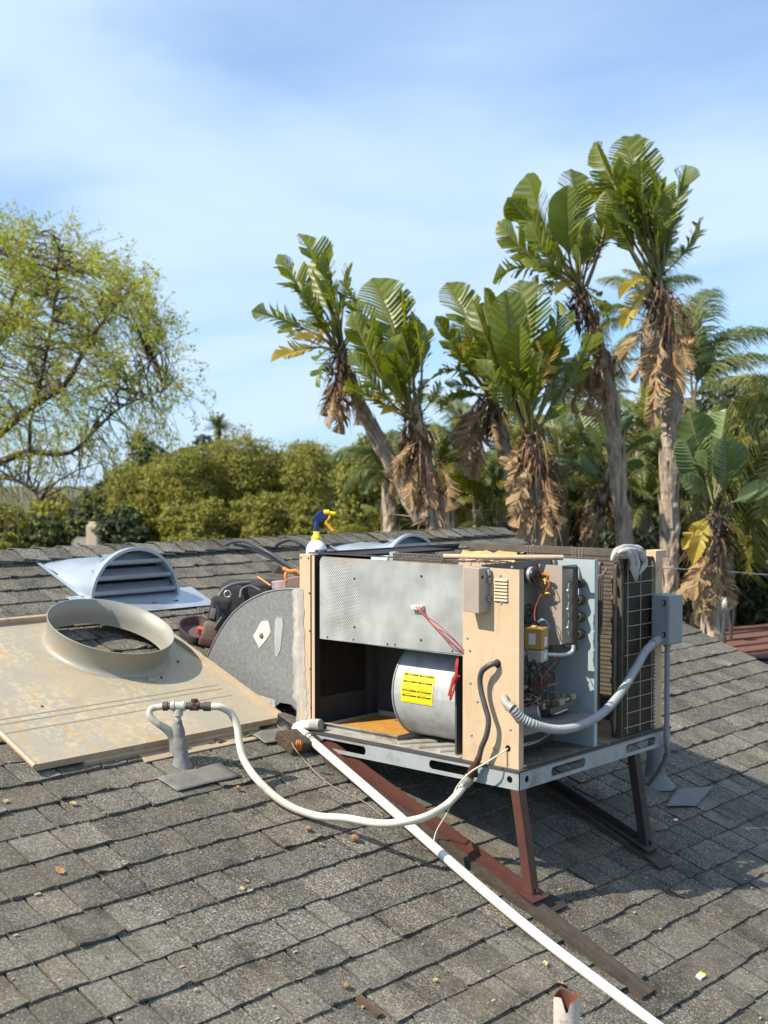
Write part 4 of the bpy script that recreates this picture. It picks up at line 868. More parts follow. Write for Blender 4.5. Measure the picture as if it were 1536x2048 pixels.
base = on_roof(364, 1542, -.01)
kb = base.dot(FW)
bt = blobtube([base, gpx(362, 1518, kb - .01), gpx(357, 1480, kb), gpx(355, 1455, kb), gpx(356, 1440, kb)], (.055, .031, .03, .023, .015), 3); bt.build('tar_boot', M_BOOT, GP)
mb = MB(); mb.tube([gpx(356, 1445, kb), gpx(356.5, 1412, kb)], .013, 12); mb.tube([gpx(356.5, 1431, kb), gpx(356.5, 1418, kb)], .019, 8); mb.build('pipe', M_PIPEW, GP)
mb = MB(); mb.tube([gpx(341, 1412, kb), gpx(372, 1412, kb)], .0175, 12); mb.tube([gpx(345, 1412, kb), gpx(349, 1412, kb)], .021, 12); mb.tube([gpx(365, 1412, kb), gpx(369, 1412, kb)], .021, 12); mb.build('tee', M_PIPEW, GP)
M_IRON = surf('dark_iron', (.11, .1, .09), (.06, .055, .05), 25, .6, .3)
mb = MB(); mb.tube([gpx(372, 1412, kb), gpx(381, 1412, kb)], .014, 8); mb.tube([gpx(380, 1412, kb), gpx(398, 1412, kb)], .019, 8); mb.tube([gpx(398, 1412, kb), gpx(408, 1413, kb)], .0135, 12); vo = mb.build('shut_off_valve', M_IRON, GP)
mb = MB(); mb.tube([gpx(389, 1412, kb), gpx(389, 1412, kb - .045)], .012, 8); mb.tube([gpx(389, 1404, kb), gpx(389, 1398, kb)], .014, 8); mb.build('valve_stem', M_BRONZE, vo)
mb = MB(); mb.tube([gpx(407, 1413, kb), gpx(422, 1413, kb)], .0195, 6); mb.build('union_nut', M_IRON, GP); mb = MB(); mb.tube([gpx(341, 1412, kb), gpx(334, 1412, kb)], .014, 8); mb.tube([gpx(336, 1412, kb), gpx(326, 1413, kb)], .019, 6); mb.build('union_nut', M_IRON, GP)
M_WHOSE = surf('white_ribbed_hose', (.66, .62, .52), (.58, .54, .44), 12, .55, dirt=(.3, .27, .22), dscale=9, damt=.7)
pts = [gpx(326, 1413, kb), gpx(312, 1415, kb), gpx(301, 1419, kb - .01), gpx(300, 1432, kb - .02), gpx(315, 1447, kb - .02), gpx(335, 1460, kb - .01), gpx(348, 1478, kb), gpx(352, 1505, kb)]
mb = MB(); mb.tube(resample(spline(pts[:6], 12), .0035), .0125, 12, rib=.09); mb.build('hose_loop', surf('dirty_white_hose', (.5, .48, .42), (.38, .36, .32), 20, .6), GP)
mb = MB(); mb.tube(spline(pts[4:], 6), [.013 + .0007 * i for i in range(19)], 10); mb.build('tarred_hose', M_BOOT, GP)
hp = [(421, 1413, kb), (440, 1414, kb), (461, 1426, kb + .02), (474, 1452, kb + .02), (479, 1488, kb + .0), (490, 1524, kb - .03), (520, 1565, kb - .1), (570, 1607, kb - .13), (630, 1631, kb - .15), (690, 1636, kb - .2), (750, 1646, kb - .27), (800, 1645, kb - .3), (850, 1634, kb - .26), (890, 1612, kb - .22), (915, 1588, kb - .2), (929, 1570, kb - .17)]
hpts = [dep(*q) for q in hp]
endp = onY(931, 1567, Y0 - .055); hpts[-1] = endp; hpts[-2] = onY(915, 1588, Y0 - .085); hpts[-3] = onY(890, 1612, Y0 - .12)
mb = MB(); mb.tube(resample(spline(hpts, 10), .0055), .0145, 12, rib=.06); tag(mb.build('gas_hose', M_WHOSE), 'white ribbed flexible hose looping from gas valve to the unit', 'hose')
# fittings and black flexible conduit on the service panel
CD = thing('flexible_conduit', 'dark flexible conduit looping down the tan service panel', 'conduit', onY(970, 1440, Y0 - .03))
cpts = [(995, 1327, -.005), (990, 1327, .02), (978, 1331, .035), (964, 1343, .04), (960, 1362, .04), (963, 1385, .04), (970, 1412, .042), (977, 1440, .045), (973, 1470, .046), (963, 1495, .046), (958, 1516, .045)]
mb = MB(); mb.tube(resample(spline([onY(x, y, Y0 - o_) for x, y, o_ in cpts], 8), .0026), .0098, 12, rib=.16); mb.build('conduit', surf('dark_flex', (.10, .1, .095), (.06, .06, .056), 15, .5, .3), CD)
mb = MB(); mb.tube([onY(958, 1515, Y0 - .045), onY(951, 1530, Y0 - .048)], .0125, 10); mb.tube([onY(951, 1530, Y0 - .048), onY(939, 1555, Y0 - .05)], .0165, 8); mb.tube([onY(947, 1538, Y0 - .049), onY(943, 1546, Y0 - .05)], .019, 8); mb.build('connector', M_BRONZE, CD)
mb = MB(); mb.tube([onY(940, 1553, Y0 - .05), onY(930, 1569, Y0 - .056)], .0205, 8); mb.tube([onY(937, 1558, Y0 - .051), onY(934, 1563, Y0 - .053)], .0235, 16); mb.build('hose_nut', M_ZINC, CD)
# white thermostat cable
tcp = [onY(1016, 1497, Y0 + .01), onY(1010, 1501, Y0 - .01), onY(975, 1524, Y0 - .075), onY(940, 1545, Y0 - .085), onY(913, 1575, Y0 - .09), onY(905, 1600, Y0 - .09), onY(893, 1628, Y0 - .1), onY(872, 1665, Y0 - .09), onY(867, 1700, 3.675), onY(878, 1726, 3.67), onY(900, 1738, 3.68), onY(920, 1742, 3.69)]
mb = MB(); mb.tube(spline(tcp, 9), .0032, 8); tag(mb.build('thermostat_cable', M_WHOSE), 'thin white cable hanging from the service panel hole', 'cable')
# grey whip to the disconnect
M_WHIP = surf('grey_flex_conduit', (.33, .345, .35), (.27, .28, .285), 12, .45, dirt=(.22, .23, .23), dscale=6, damt=.4)
WP = thing('conduit_whip', 'grey ribbed conduit sagging from service panel to disconnect box', 'conduit', (X0 + .1, 4.3, -1.0))
DB = onX(1338, 1240, X0 + .085)
wpts = [onY(1026, 1418, Y0 - .035), onX(1044, 1436, X0 + .02), onX(1072, 1450, X0 + .055), onX(1105, 1458.5, X0 + .075), onX(1140, 1457, X0 + .085), onX(1180, 1442, X0 + .085), onX(1214, 1418, X0 + .075), onX(1245, 1380, X0 + .06), onX(1272, 1336, X0 + .045), onX(1293, 1300, X0 + .04), onX(1316, 1281, X0 + .038)]
mb = MB(); mb.tube(resample(spline(wpts, 10), .0062), .0155, 14, smooth=False, rib=.2); mb.build('conduit', M_WHIP, WP)
mb = MB(); mb.tube(spline([onY(1010, 1394, Y0 + .004), onY(1008, 1398, Y0 - .02), onY(1013, 1408, Y0 - .034), onY(1020, 1414, Y0 - .034)], 6), .0155, 12); mb.tube([onY(1017, 1411, Y0 - .034), onY(1026, 1418, Y0 - .035)], .0205, 8); mb.build('elbow_fitting', surf('grey_pvc_fitting', (.36, .34, .30), (.3, .28, .25), 12, .5), WP)
mb = MB(); mb.tube([onX(1305, 1287, X0 + .038), onX(1318, 1279, X0 + .038)], .021, 10); mb.build('end_fitting', M_WHIP, WP)
# disconnect box
M_BOX = surf('grey_box_enamel', (.235, .265, .275), (.205, .235, .245), 6, .45, dirt=(.16, .18, .19), dscale=5, damt=.4)
bx0_, bx1_ = X0 + .003, X0 + .088; by0 = onX(1338, 1240, bx1_).y; by1 = onX(1365, 1240, bx1_).y; bzt = onX(1338, 1192, bx1_).z; bzb = onX(1338, 1291, bx1_).z
DCB = thing('disconnect_box', 'grey electrical disconnect box at the rear corner of the unit', 'electrical box', (bx0_, by0, bzb))
mb = MB(); mb.box((bx0_, by0, bzb), (bx1_, by1, bzt)); mb.build('enclosure', M_BOX, DCB, .004)
mb = MB(); mb.box((bx1_ - .012, by0 - .004, bzb + .004), (bx1_ + .003, by0 - .0005, bzt - .004)); mb.box((bx1_ + .0005, by0, bzb + .006), (bx1_ + .003, by1 - .004, bzt - .01)); mb.build('cover', M_BOX, DCB, .002)
for z in (bzt - .032, bzb + .045): mb = MB(); mb.box((bx1_ - .028, by0 - .006, z - .012), (bx1_ - .015, by0 - .0006, z + .012)); h_ = mb.build('hinge', M_BLK, DCB, .001); mb = MB(); mb.box((bx1_ - .025, by0 - .0075, z - .008), (bx1_ - .021, by0 - .0061, z + .008)); mb.build('hinge_pin', M_ZINC, h_)
# rigid conduit from the box to the pipe boot
RC = thing('rigid_conduit', 'grey rigid conduit dropping from the disconnect box to a tarred boot', 'conduit', on_roof(1297, 1566))
px0 = V((bx1_ - .035, (by0 + by1) / 2 - .01, bzb)); end_ = on_roof(1297, 1568, .05)
mb = MB(); mb.tube(spline([px0, px0 + V((0, 0, -.2)), V((px0.x, px0.y, onX(1343, 1440, px0.x).z)), V((px0.x - .01, px0.y + .01, onX(1343, 1475, px0.x).z)), onX(1334, 1508, px0.x - .04), onX(1318, 1540, px0.x - .12), end_], 8), .0115, 12); mb.build('conduit', surf('grey_conduit', (.24, .25, .265), (.2, .21, .22), 10, .5), RC)
mb = MB(); mb.tube([px0 + V((0, 0, -.012)), px0 + V((0, 0, .002))], .017, 10); mb.build('hub', M_BOX, RC)
bp0 = on_roof(1310, 1572, -.01)
blobtube([bp0, bp0 + V((.0, 0, .06)), bp0 + V((-.005, 0, .14)), bp0 + V((0, 0, .22))], (.095, .05, .04, .03), 6).build('tar_boot', surf('pale_boot', (.16, .175, .185), (.11, .12, .13), 10, .7, bump=.4, bscale=25), RC)
mb = MB(); mb.tube([bp0 + V((0, 0, .15)), bp0 + V((0, 0, .5))], .029, 14); mb.build('vent_pipe', surf('pale_pipe', (.3, .33, .345), (.24, .265, .28), 8, .5), RC)

# ---- white PVC drain pipe
M_PVC = surf('white_pvc', (.72, .70, .66), (.64, .62, .57), 8, .4, dirt=(.42, .38, .31), dscale=8, dlo=.54, dhi=.76, damt=.6)
PV = thing('drain_pipe', 'long white plastic drain pipe running down the roof', 'pipe', on_roof(900, 1745))
a0 = onY(622, 1449, Y0 - .015); a1 = onY(596, 1456, Y0 - .045); a2 = on_roof(770, 1608, .07); a3 = on_roof(1035, 1838, .042); a4 = on_roof(1315, 2052, .022)
vdir = (a4 - a3).normalized()
mb = MB(); mb.tube(spline([a1 + V((.012, 0, -.01)), a2, a3, a4, a4 + vdir * .9], 8), .0185, 16); mb.build('pipe', M_PVC, PV)
mb = MB(); mb.tube(spline([a0 + V((.03, .01, 0)), a0, a1 + V((-.004, .012, .006)), a1 + V((.0, -.006, -.008)), a1 + (a2 - a1) * .12], 6), .0215, 14); mb.build('elbow', M_PVC, PV)
mb = MB(); mb.tube([a0 + V((.045, .014, .002)), a0 + V((.0, .003, 0))], .0255, 14); mb.build('coupling', M_MAST, PV)
t_ = a1 + (a2 - a1) * .17; dd = (a2 - a1).normalized(); mb = MB(); mb.lathe(t_, dd, [(.0217, -.003), (.0235, -.003), (.0235, .003), (.0217, .003)], 16, closed=True); mb.build('cable_tie', M_BLK, PV)
# thin cable lying on the shingles
mb = MB(); mb.tube(spline([on_roof(552, 1448, .03), on_roof(575, 1472, .06), on_roof(592, 1500, .06), on_roof(610, 1522, .03), on_roof(650, 1562, .02), on_roof(690, 1586, .02), on_roof(730, 1605, .02), on_roof(765, 1632, .02)], 8), .0028, 7); tag(mb.build('stray_cable', surf('brown_cable', (.26, .2, .15), (.2, .15, .11), 20, .6)), 'thin brown cable crossing the shingles beside the drain pipe', 'cable')
mb = MB()
wn = dep(598, 1486, 5.1)
for k in range(3):
    c = dep(595 + 3 * k, 1480, 5.1); mb.tube(spline([c, dep(594 + 4 * k, 1490, 5.1), dep(597 + 2 * k, 1500, 5.11)], 4), [.004, .005, .006, .006, .005, .004, .004, .003, .003][:9], 6)
tag(mb.build('wire_nut_bundle', M_WO), 'orange wire connectors hanging under the drain pipe elbow', 'wire connector')
# ---- rusty vent pipe at the bottom
M_RUSTP = surf('peeling_white_pipe', (.55, .51, .45), (.47, .43, .37), 9, .7, dirt=(.28, .12, .06), dscale=7, dlo=.5, dhi=.6, damt=.95, streak=((.33, .16, .09), 16, .58, .68, .8), bump=.3, bscale=35)
M_RUSTI = surf('rust_inside', (.19, .07, .04), (.12, .045, .028), 14, .85)
pt = dep(1133, 1991, on_roof(1133, 2085).dot(FW)); pr_ = .0415
RP = thing('vent_pipe', 'short rusty white vent pipe with a notched open top', 'pipe', (pt.x, pt.y, roofz(pt.x)))
n = 36; hs = []
for k in range(n):
    t = 2 * math.pi * k / n; d_ = V((math.cos(t), math.sin(t), 0)); face = d_.dot((V((.55, -.83, 0))))
    dn = max(0, (face - .95)) * .9; hs.append(.006 * math.sin(3 * t) - dn)
mb = MB(); zb0 = roofz(pt.x) - .05
outr = [[V((pt.x + pr_ * math.cos(2 * math.pi * k / n), pt.y + pr_ * math.sin(2 * math.pi * k / n), z if i == 0 else pt.z + hs[k])) for k in list(range(n)) + [0]] for i, z in enumerate((zb0, 0))]
mb.grid(outr); mb.build('pipe_wall', M_RUSTP, RP)
inr = [[V((p.x + (pt.x - p.x) * .08, p.y + (pt.y - p.y) * .08, p.z)) for p in row] for row in outr]
mb = MB(); mb.grid(inr[::-1]); mb.grid([outr[1], inr[1]]); mb.add([p for p in inr[0][:-1]], [tuple(range(n))]); mb.build('pipe_bore', M_RUSTI, RP)

# ---- spray bottle
SBX = dep(633, 1108, 5.57)
SB = thing('spray_bottle', 'white spray bottle with blue head and yellow trigger on the unit', 'spray bottle', (SBX.x, SBX.y, ZT - .02))
zb0 = ZT - .036; c_ = V((SBX.x, SBX.y, zb0)); zz_ = lambda y: dep(633, y, 5.57).z - zb0
M_BOT = surf('translucent_white_plastic', (.76, .80, .76), (.72, .76, .72), 6, .35); M_NAVY = surf('navy_plastic', (.012, .03, .17), (.01, .025, .14), 10, .3); M_YELP = surf('yellow_plastic', (.88, .62, .01), (.84, .57, .01), 10, .35); M_ORP = surf('amber_plastic', (.85, .40, .02), (.8, .36, .02), 10, .35)
mb = MB(); mb.lathe(c_, (0, 0, 1), [(.0, 0), (.045, 0), (.047, .004), (.047, zz_(1099)), (.045, zz_(1094)), (.036, zz_(1087)), (.024, zz_(1081)), (.02, zz_(1078))], 28); bt_ = mb.build('bottle', M_BOT, SB)
mb = MB(); mb.lathe(c_, (0, 0, 1), [(.0225, zz_(1080)), (.0235, zz_(1076)), (.021, zz_(1072.5)), (.0145, zz_(1069)), (.0135, zz_(1063)), (0, zz_(1063))], 22); mb.build('collar', M_YELP, SB)
sr = RT; 
def sb(px, py, off=0): return c_ + sr * ((px - 630.5) / FPX * 5.57) + V((0, 0, zz_(py)))
mb = MB(); mb.lathe(c_, (0, 0, 1), [(.0115, zz_(1064)), (.0108, zz_(1040)), (0, zz_(1040))], 14)
poly = [(620, 1041), (628, 1030), (637, 1022), (645, 1019.5), (646, 1027), (653, 1031), (651, 1037), (640, 1041)]
q0 = [sb(x, y) for x, y in poly]; nv = FH
mb.add([p - nv * .011 for p in q0] + [p + nv * .011 for p in q0], [tuple(range(8))[::-1], tuple(range(8, 16))] + [(k, (k + 1) % 8, 8 + (k + 1) % 8, 8 + k) for k in range(8)]); mb.build('spray_head', M_NAVY, SB, .003)
mb = MB(); mb.tube([sb(645, 1025), sb(656, 1025)], [.013, .0125], 12); mb.tube([sb(655, 1026.5), sb(668, 1027.5)], [.010, .0085], 12); mb.build('nozzle', M_YELP, SB)
mb = MB(); mb.tube(spline([sb(656, 1026), sb(657, 1034), sb(650, 1044), sb(655, 1052), sb(660, 1058), sb(664, 1062)], 5), [.009] * 8 + [.008] * 18, 10); mb.build('trigger', M_ORP, SB)
M_NLAB = surf('navy_label', (.02, .06, .2), (.02, .055, .18), 8, .4)
mb = MB(); th0 = math.atan2(-FH.y, -FH.x); rows = []
for z in (.008, zz_(1098.5)): rows.append([c_ + V((.0476 * math.cos(th0 + a), .0476 * math.sin(th0 + a), z)) for a in np.linspace(-.1, 1.45, 12)])
mb.grid(rows); lb = mb.build('label', M_NLAB, SB)
vs, fs = text_geo('ZEP', .019); mb = MB()
mb.add([c_ + V((.0482 * math.cos(th0 + .18 + x / .047), .0482 * math.sin(th0 + .18 + x / .047), y + zz_(1098.5) - .0165)) for x, y in vs], fs); mb.build('lettering', surf('white_print', (.8, .8, .8), (.78, .78, .78), 5, .5), lb)
# ---- rag over the coil
M_RAG = surf('grey_white_rag', (.46, .44, .41), (.33, .315, .30), 16, .95, bump=.5, bscale=90)
def rag():
    r_ = random.Random(6); mb = MB()
    def fold(px, rs_, wide, seed):
        g_ = random.Random(seed); P_ = spline([onX(x, y, X0 + o_) for x, y, o_ in px], 5); n = 12; rows = []
        for i, p in enumerate(P_):
            u = i / (len(P_) - 1) * (len(rs_) - 1); q = min(int(u), len(rs_) - 2); rr = rs_[q] + (rs_[q + 1] - rs_[q]) * (u - q)
            t = (P_[min(i + 1, len(P_) - 1)] - P_[max(0, i - 1)]).normalized(); a = t.cross(V((1, 0, 0))).normalized(); b = V((1, 0, 0))
            rows.append([p + a * math.cos(w_) * rr * wide * (1 + .22 * math.sin(3 * w_ + i * .5)) + b * math.sin(w_) * rr * (1 + .3 * math.sin(4 * w_ + i * .7 + seed)) for w_ in [2 * math.pi * k_ / n for k_ in range(n)]])
        mb.grid([q + [q[0]] for q in rows]); mb.add(rows[0], [tuple(range(n))]); mb.add(rows[-1], [tuple(range(n - 1, -1, -1))])
    fold([(1224, 1122, -.025), (1230, 1108, -.02), (1244, 1100, -.015), (1262, 1098, -.01), (1280, 1100, -.004), (1290, 1113, .004)], (.006, .013, .017, .018, .015, .006), 1.2, 1)
    fold([(1234, 1110, .002), (1246, 1103, .008), (1262, 1102, .012), (1278, 1104, .012), (1294, 1122, .012)], (.006, .012, .013, .012, .004), 1.1, 4)
    fold([(1248, 1103, .01), (1258, 1109, .016), (1264, 1124, .019), (1266, 1140, .018), (1272, 1164, .016)], (.008, .012, .012, .010, .003), 1.5, 2)
    fold([(1262, 1102, .014), (1271, 1112, .02), (1275, 1128, .021), (1273, 1146, .02), (1275, 1160, .018)], (.008, .011, .011, .008, .002), 1.5, 5)
    fold([(1274, 1101, .01), (1285, 1112, .016), (1290, 1125, .017), (1285, 1138, .018), (1278, 1150, .019)], (.008, .012, .011, .008, .002), 1.5, 3)
    mb.v = [tuple(V(v_) + V((r_.uniform(-1, 1), r_.uniform(-1, 1), r_.uniform(-1, 1))) * .0022) for v_ in mb.v]
    o = mb.build('rag', M_RAG); sb_ = o.modifiers.new('sub', 'SUBSURF'); sb_.levels = sb_.render_levels = 1
    return tag(o, 'grey-white rag draped over the top of the coil', 'rag')
rag()
# ---- tool bag, tray, hoses, saw and packets behind the duct
M_BAG = surf('black_canvas', (.018, .018, .019), (.035, .034, .034), 30, .85, bump=.4, bscale=200); M_BAGT = surf('tan_canvas', (.15, .115, .085), (.11, .085, .065), 20, .85); M_STRAP = surf('grey_strap', (.16, .155, .15), (.12, .115, .11), 20, .7)
M_REDL = surf('red_leather', (.085, .03, .024), (.06, .022, .018), 20, .7)
TB = thing('tool_bag', 'black and tan tool bag slumped behind the duct elbow', 'tool bag', on_roof(440, 1290))
def pad(name, c, ex, ey, ez, hx, hy, hz, mat, par, bev=.02):
    mb = MB(); mb.obox(c, ex, ey, ez, hx, hy, hz); o = mb.build(name, mat, par); b_ = o.modifiers.new('bevel', 'BEVEL'); b_.width = min(bev, hx * .9, hy * .9, hz * .9); b_.segments = 4
    for p in o.data.polygons: p.use_smooth = True
    return o
BK = 6.0
br = RT; bu = V((0, 0, 1)); bf = FH
def bp_(x, y, k=BK): return dep(x, y, k)
til = (br * .22 + bu * .97).normalized(); tir = til.cross(bf).normalized()
pad('main_pocket', bp_(500, 1205, 6.35), br, bf, bu, .15, .12, .115, M_BAG, TB, .05)
pk = pad('front_pocket', bp_(437, 1232, 6.0), tir, bf, til, .05, .035, .095, M_BAG, TB, .022)
pad('lower_pocket', bp_(421, 1268, 5.95), tir, bf, til, .042, .03, .06, M_BAGT, TB, .02); pad('pocket_base', bp_(416, 1283, 5.93), tir, bf, til, .044, .032, .03, M_REDL, TB, .02)
pad('badge', bp_(426, 1227, 5.96), tir, bf, til, .014, .004, .026, M_STRAP, pk, .003)
mb = MB(); mb.tube(spline([bp_(432, 1205, 5.94), bp_(438, 1225, 5.93), bp_(436, 1250, 5.93)], 5), .012, 8); mb.tube(spline([bp_(445, 1235, 5.93), bp_(430, 1258, 5.92)], 3), .014, 8); mb.build('clip', M_BLK, pk)
mb = MB(); mb.tube(spline([bp_(436, 1195, 6.1), bp_(448, 1178, 6.15), bp_(470, 1168, 6.2), bp_(500, 1165, 6.25)], 6), .009, 8); mb.tube(spline([bp_(480, 1195, 6.1), bp_(484, 1178, 6.12), bp_(500, 1172, 6.15), bp_(520, 1180, 6.15)], 6), .006, 8); mb.build('handle', M_STRAP, TB)
mb = MB(); mb.lathe(bp_(455, 1188, 6.05), bf * -1, [(.013, -.004), (.019, -.004), (.019, .004), (.013, .004)], 14, closed=True); mb.build('buckle', M_ZINC, TB)
pad('lid_flap', bp_(515, 1172, 6.3), (br + bu * .05).normalized(), bf, bu, .09, .07, .02, M_BAG, TB, .015)
TR = thing('open_tool_case', 'open red-lined tool case lying left of the tool bag', 'tool case', on_roof(385, 1270))
c = on_roof(392, 1262, .05); mb = MB(); n = 28
shape = [(math.cos(t) * (1 + .18 * math.cos(2 * t)), math.sin(t)) for t in [2 * math.pi * k / n for k in range(n)]]
e1 = (br + bu * -.25).normalized(); e2 = (bf + bu * .45).normalized(); e3 = e1.cross(e2).normalized()
def ringp(sc, h): return [c + e1 * (x * .075 * sc) + e2 * (y * .10 * sc) + e3 * h for x, y in shape]
r0, r1, r2, r3 = ringp(.92, -.035), ringp(1.05, .025), ringp(.95, .025), ringp(.85, -.015)
mb.grid([q + [q[0]] for q in (r0, r1, r2)][::-1]); mb.add(r0, [tuple(range(n))]); mb.build('shell', M_BAG, TR)
mb = MB(); mb.grid([q + [q[0]] for q in (r2, r3)][::-1]); mb.add(r3, [tuple(range(n))[::-1]]); mb.build('lining', surf('red_grey_lining', (.15, .10, .10), (.09, .06, .06), 9, .8), TR)
mb = MB(); mb.obox(c + e3 * .01 + e1 * .02, e1, e2, e3, .014, .012, .016); mb.build('red_part', surf('signal_red', (.75, .10, .05), (.65, .08, .04), 9, .5), TR, .004)
M_HOSE = surf('black_hose', (.03, .03, .032), (.055, .055, .058), 12, .4)
def hose(label, pts, r_): mb = MB(); mb.tube(spline([dep(*p) for p in pts], 8), r_, 10); tag(mb.build('rubber_hose', M_HOSE), label, 'hose', 'black hoses on the ridge')
hose('black hose arching highest over the ridge beside the bag', [(452, 1090, 6.9), (466, 1084, 6.8), (490, 1083, 6.7), (520, 1096, 6.6), (555, 1116, 6.5), (600, 1148, 6.3), (640, 1190, 6.2)], .0105)
hose('black hose lying just under the higher ridge hose', [(470, 1088, 6.85), (495, 1094, 6.75), (530, 1109, 6.6), (565, 1128, 6.5), (605, 1158, 6.3), (640, 1200, 6.2)], .011)
hose('black hose loop poking up at the spray bottle', [(552, 1092, 7.0), (563, 1084, 6.95), (582, 1079.5, 6.9), (600, 1085, 6.8), (618, 1096, 6.7), (640, 1120, 6.6)], .011)
SW = thing('handsaw', 'handsaw with orange grip lying on top of the tool bag', 'saw', dep(570, 1150, 6.15))
kk = 6.15; pts = [dep(524, 1119, kk + .15), dep(560, 1131, kk), dep(573, 1150, kk), dep(546, 1146, kk + .05)]
mb = MB(); mb.hexa([p + FH * .001 for p in pts][::-1] + [p - FH * .001 for p in pts][::-1]); mb.build('blade', surf('dark_blade', (.12, .10, .085), (.08, .065, .055), 20, .5, .4), SW)
mb = MB(); mb.tube(spline([dep(566, 1137, kk - .02), dep(580, 1143, kk - .03), dep(592, 1142, kk - .03), dep(600, 1147, kk - .03)], 4), .011, 8); mb.tube(spline([dep(574, 1142, kk - .02), dep(571, 1152, kk - .03), dep(574, 1160, kk - .03)], 4), .009, 8); mb.build('grip', surf('orange_grip', (.75, .23, .03), (.65, .19, .03), 12, .5), SW)
def packet(label, cxp, cyp, k, hw, hh, hd, mat, tilt=0):
    e1 = (br + bu * tilt).normalized(); e3 = bf; e2 = (bu - e1 * bu.dot(e1)).normalized(); mb = MB(); mb.obox(dep(cxp, cyp, k), e1, e3, e2, hw, hd, hh); return tag(mb.build('packet', mat, None, .002), label, 'packet')
M_PKR = surf('printed_packet', (.42, .06, .05), (.5, .45, .43), 14, .5, dirt=(.1, .13, .3), dscale=22, detail=1)
packet('small red and white printed packet beside the unit corner post', 559, 1169, 6.0, .035, .018, .03, M_PKR, .08)
packet('brown cardboard packet against the unit corner post', 588, 1163, 5.95, .028, .021, .03, surf('brown_card', (.28, .19, .13), (.24, .16, .11), 9, .8), .15)
mb = MB(); mb.tube([dep(515, 1153, 6.1), dep(541, 1171, 6.0)], .004, 6); tag(mb.build('orange_pencil', surf('orange_paint', (.8, .3, .08), (.75, .26, .07), 9, .5)), 'orange pencil sticking out of the tool bag', 'pencil')
mb = MB(); mb.tube([dep(574, 1179, 5.9), dep(585, 1178, 5.88)], .006, 8); mb.cm = 1; mb.tube([dep(585, 1178, 5.88), dep(600, 1176.5, 5.86)], .006, 8); tag(mb.build('marker_pen', [M_WY, M_BLK]), 'yellow and black marker pen on top of the duct', 'marker')

# ---- small litter on the shingles
M_LF1 = surf('dry_leaf', (.42, .24, .09), (.3, .16, .06), 40, .85); M_LF2 = surf('pale_leaf', (.52, .42, .24), (.4, .3, .16), 40, .85); M_NUT = surf('husk', (.30, .19, .10), (.18, .10, .055), 60, .9, bump=.8, bscale=80); M_TWIG = surf('pale_twig', (.42, .36, .27), (.3, .25, .18), 40, .9); M_CRUMB = surf('dark_crumb', (.05, .042, .035), (.09, .075, .06), 60, .95)
litter = [('dry_leaf', M_LF2, x, y, s, l) for x, y, s, l in ((120, 1742, 13, 'crumpled pale dry leaf in the lower left of the roof'), (147, 1607, 9, 'small pale leaf above the crumpled one'), (12, 1603, 8, 'brown leaf at the left edge of the roof'), (640, 1688, 6, 'pale dry leaf scrap left of the drain pipe'), (640, 1630, 8, 'tan leaf under the hose curve'), (484, 1778, 8, 'pale leaf on a course edge mid roof'), (493, 1762, 6, 'little pale leaf just above another leaf'), (870, 1960, 7, 'brown leaf wisp below the drain pipe'), (1090, 1927, 10, 'ginger leaf above the rusty vent pipe'), (1122, 1966, 8, 'ginger leaf touching the vent pipe top edge'))]
def crumple(seed, r_, flat=.35, n=7):
    g = random.Random(seed); mb = MB(); rows = []
    for i in range(n):
        u = i / (n - 1) * 2 - 1; rows.append([])
        for j in range(n):
            v = j / (n - 1) * 2 - 1; k_ = (1 - .35 * abs(u * v)) * g.uniform(.75, 1.1); rows[-1].append(V((u * r_ * k_, v * r_ * .7 * k_, r_ * flat * g.uniform(0, 1))))
    mb.grid(rows, False); return mb
def put(name, mbx, p, mat, label, cat, rz=0, group=None):
    q = Matrix.Rotation(rz, 3, 'Z'); m2 = MB(); m2.add([p + RD * w_.x + RY * w_.y + RN * w_.z for w_ in (q @ V(v) for v in mbx.v)], mbx.f)
    o = m2.build(name, mat); s_ = o.modifiers.new('solid', 'SOLIDIFY'); s_.thickness = .0008
    return tag(o, label, cat, group)
for i, (nm, mt, x, y, s, l) in enumerate(litter):
    p = on_roof(x, y, .021); put(nm, crumple(i, s * p.dot(FW) / FPX), p, mt if i % 3 else M_LF1, l, 'leaf', i * 1.1, 'dry leaves on the shingles')
for i, (x, y, s, l) in enumerate(((618, 1657, 8, 'pale husk left of the ginger husk'), (710, 1676, 11, 'ginger husk on the hose shadow'), (694, 1972, 9, 'tan husk near the bottom edge'), (477, 1575, 6, 'brown husk beside the flashing sheet'))):
    p = on_roof(x, y, .03); r_ = s * p.dot(FW) / FPX; g = random.Random(i); mb = MB(); n = 10
    rows = [[(r_ * math.sin(a) * math.cos(b) * g.uniform(.75, 1.1), r_ * .8 * math.sin(a) * math.sin(b) * g.uniform(.75, 1.1), r_ * .75 * math.cos(a) * g.uniform(.8, 1.1)) for b in np.linspace(0, 2 * math.pi, n)] for a in np.linspace(.05, 3.1, 7)]
    for q in rows: q[-1] = q[0]
    mb.grid([[p + V(w_) for w_ in q] for q in rows]); tag(mb.build('husk', M_NUT), l, 'husk', 'husks on the shingles')
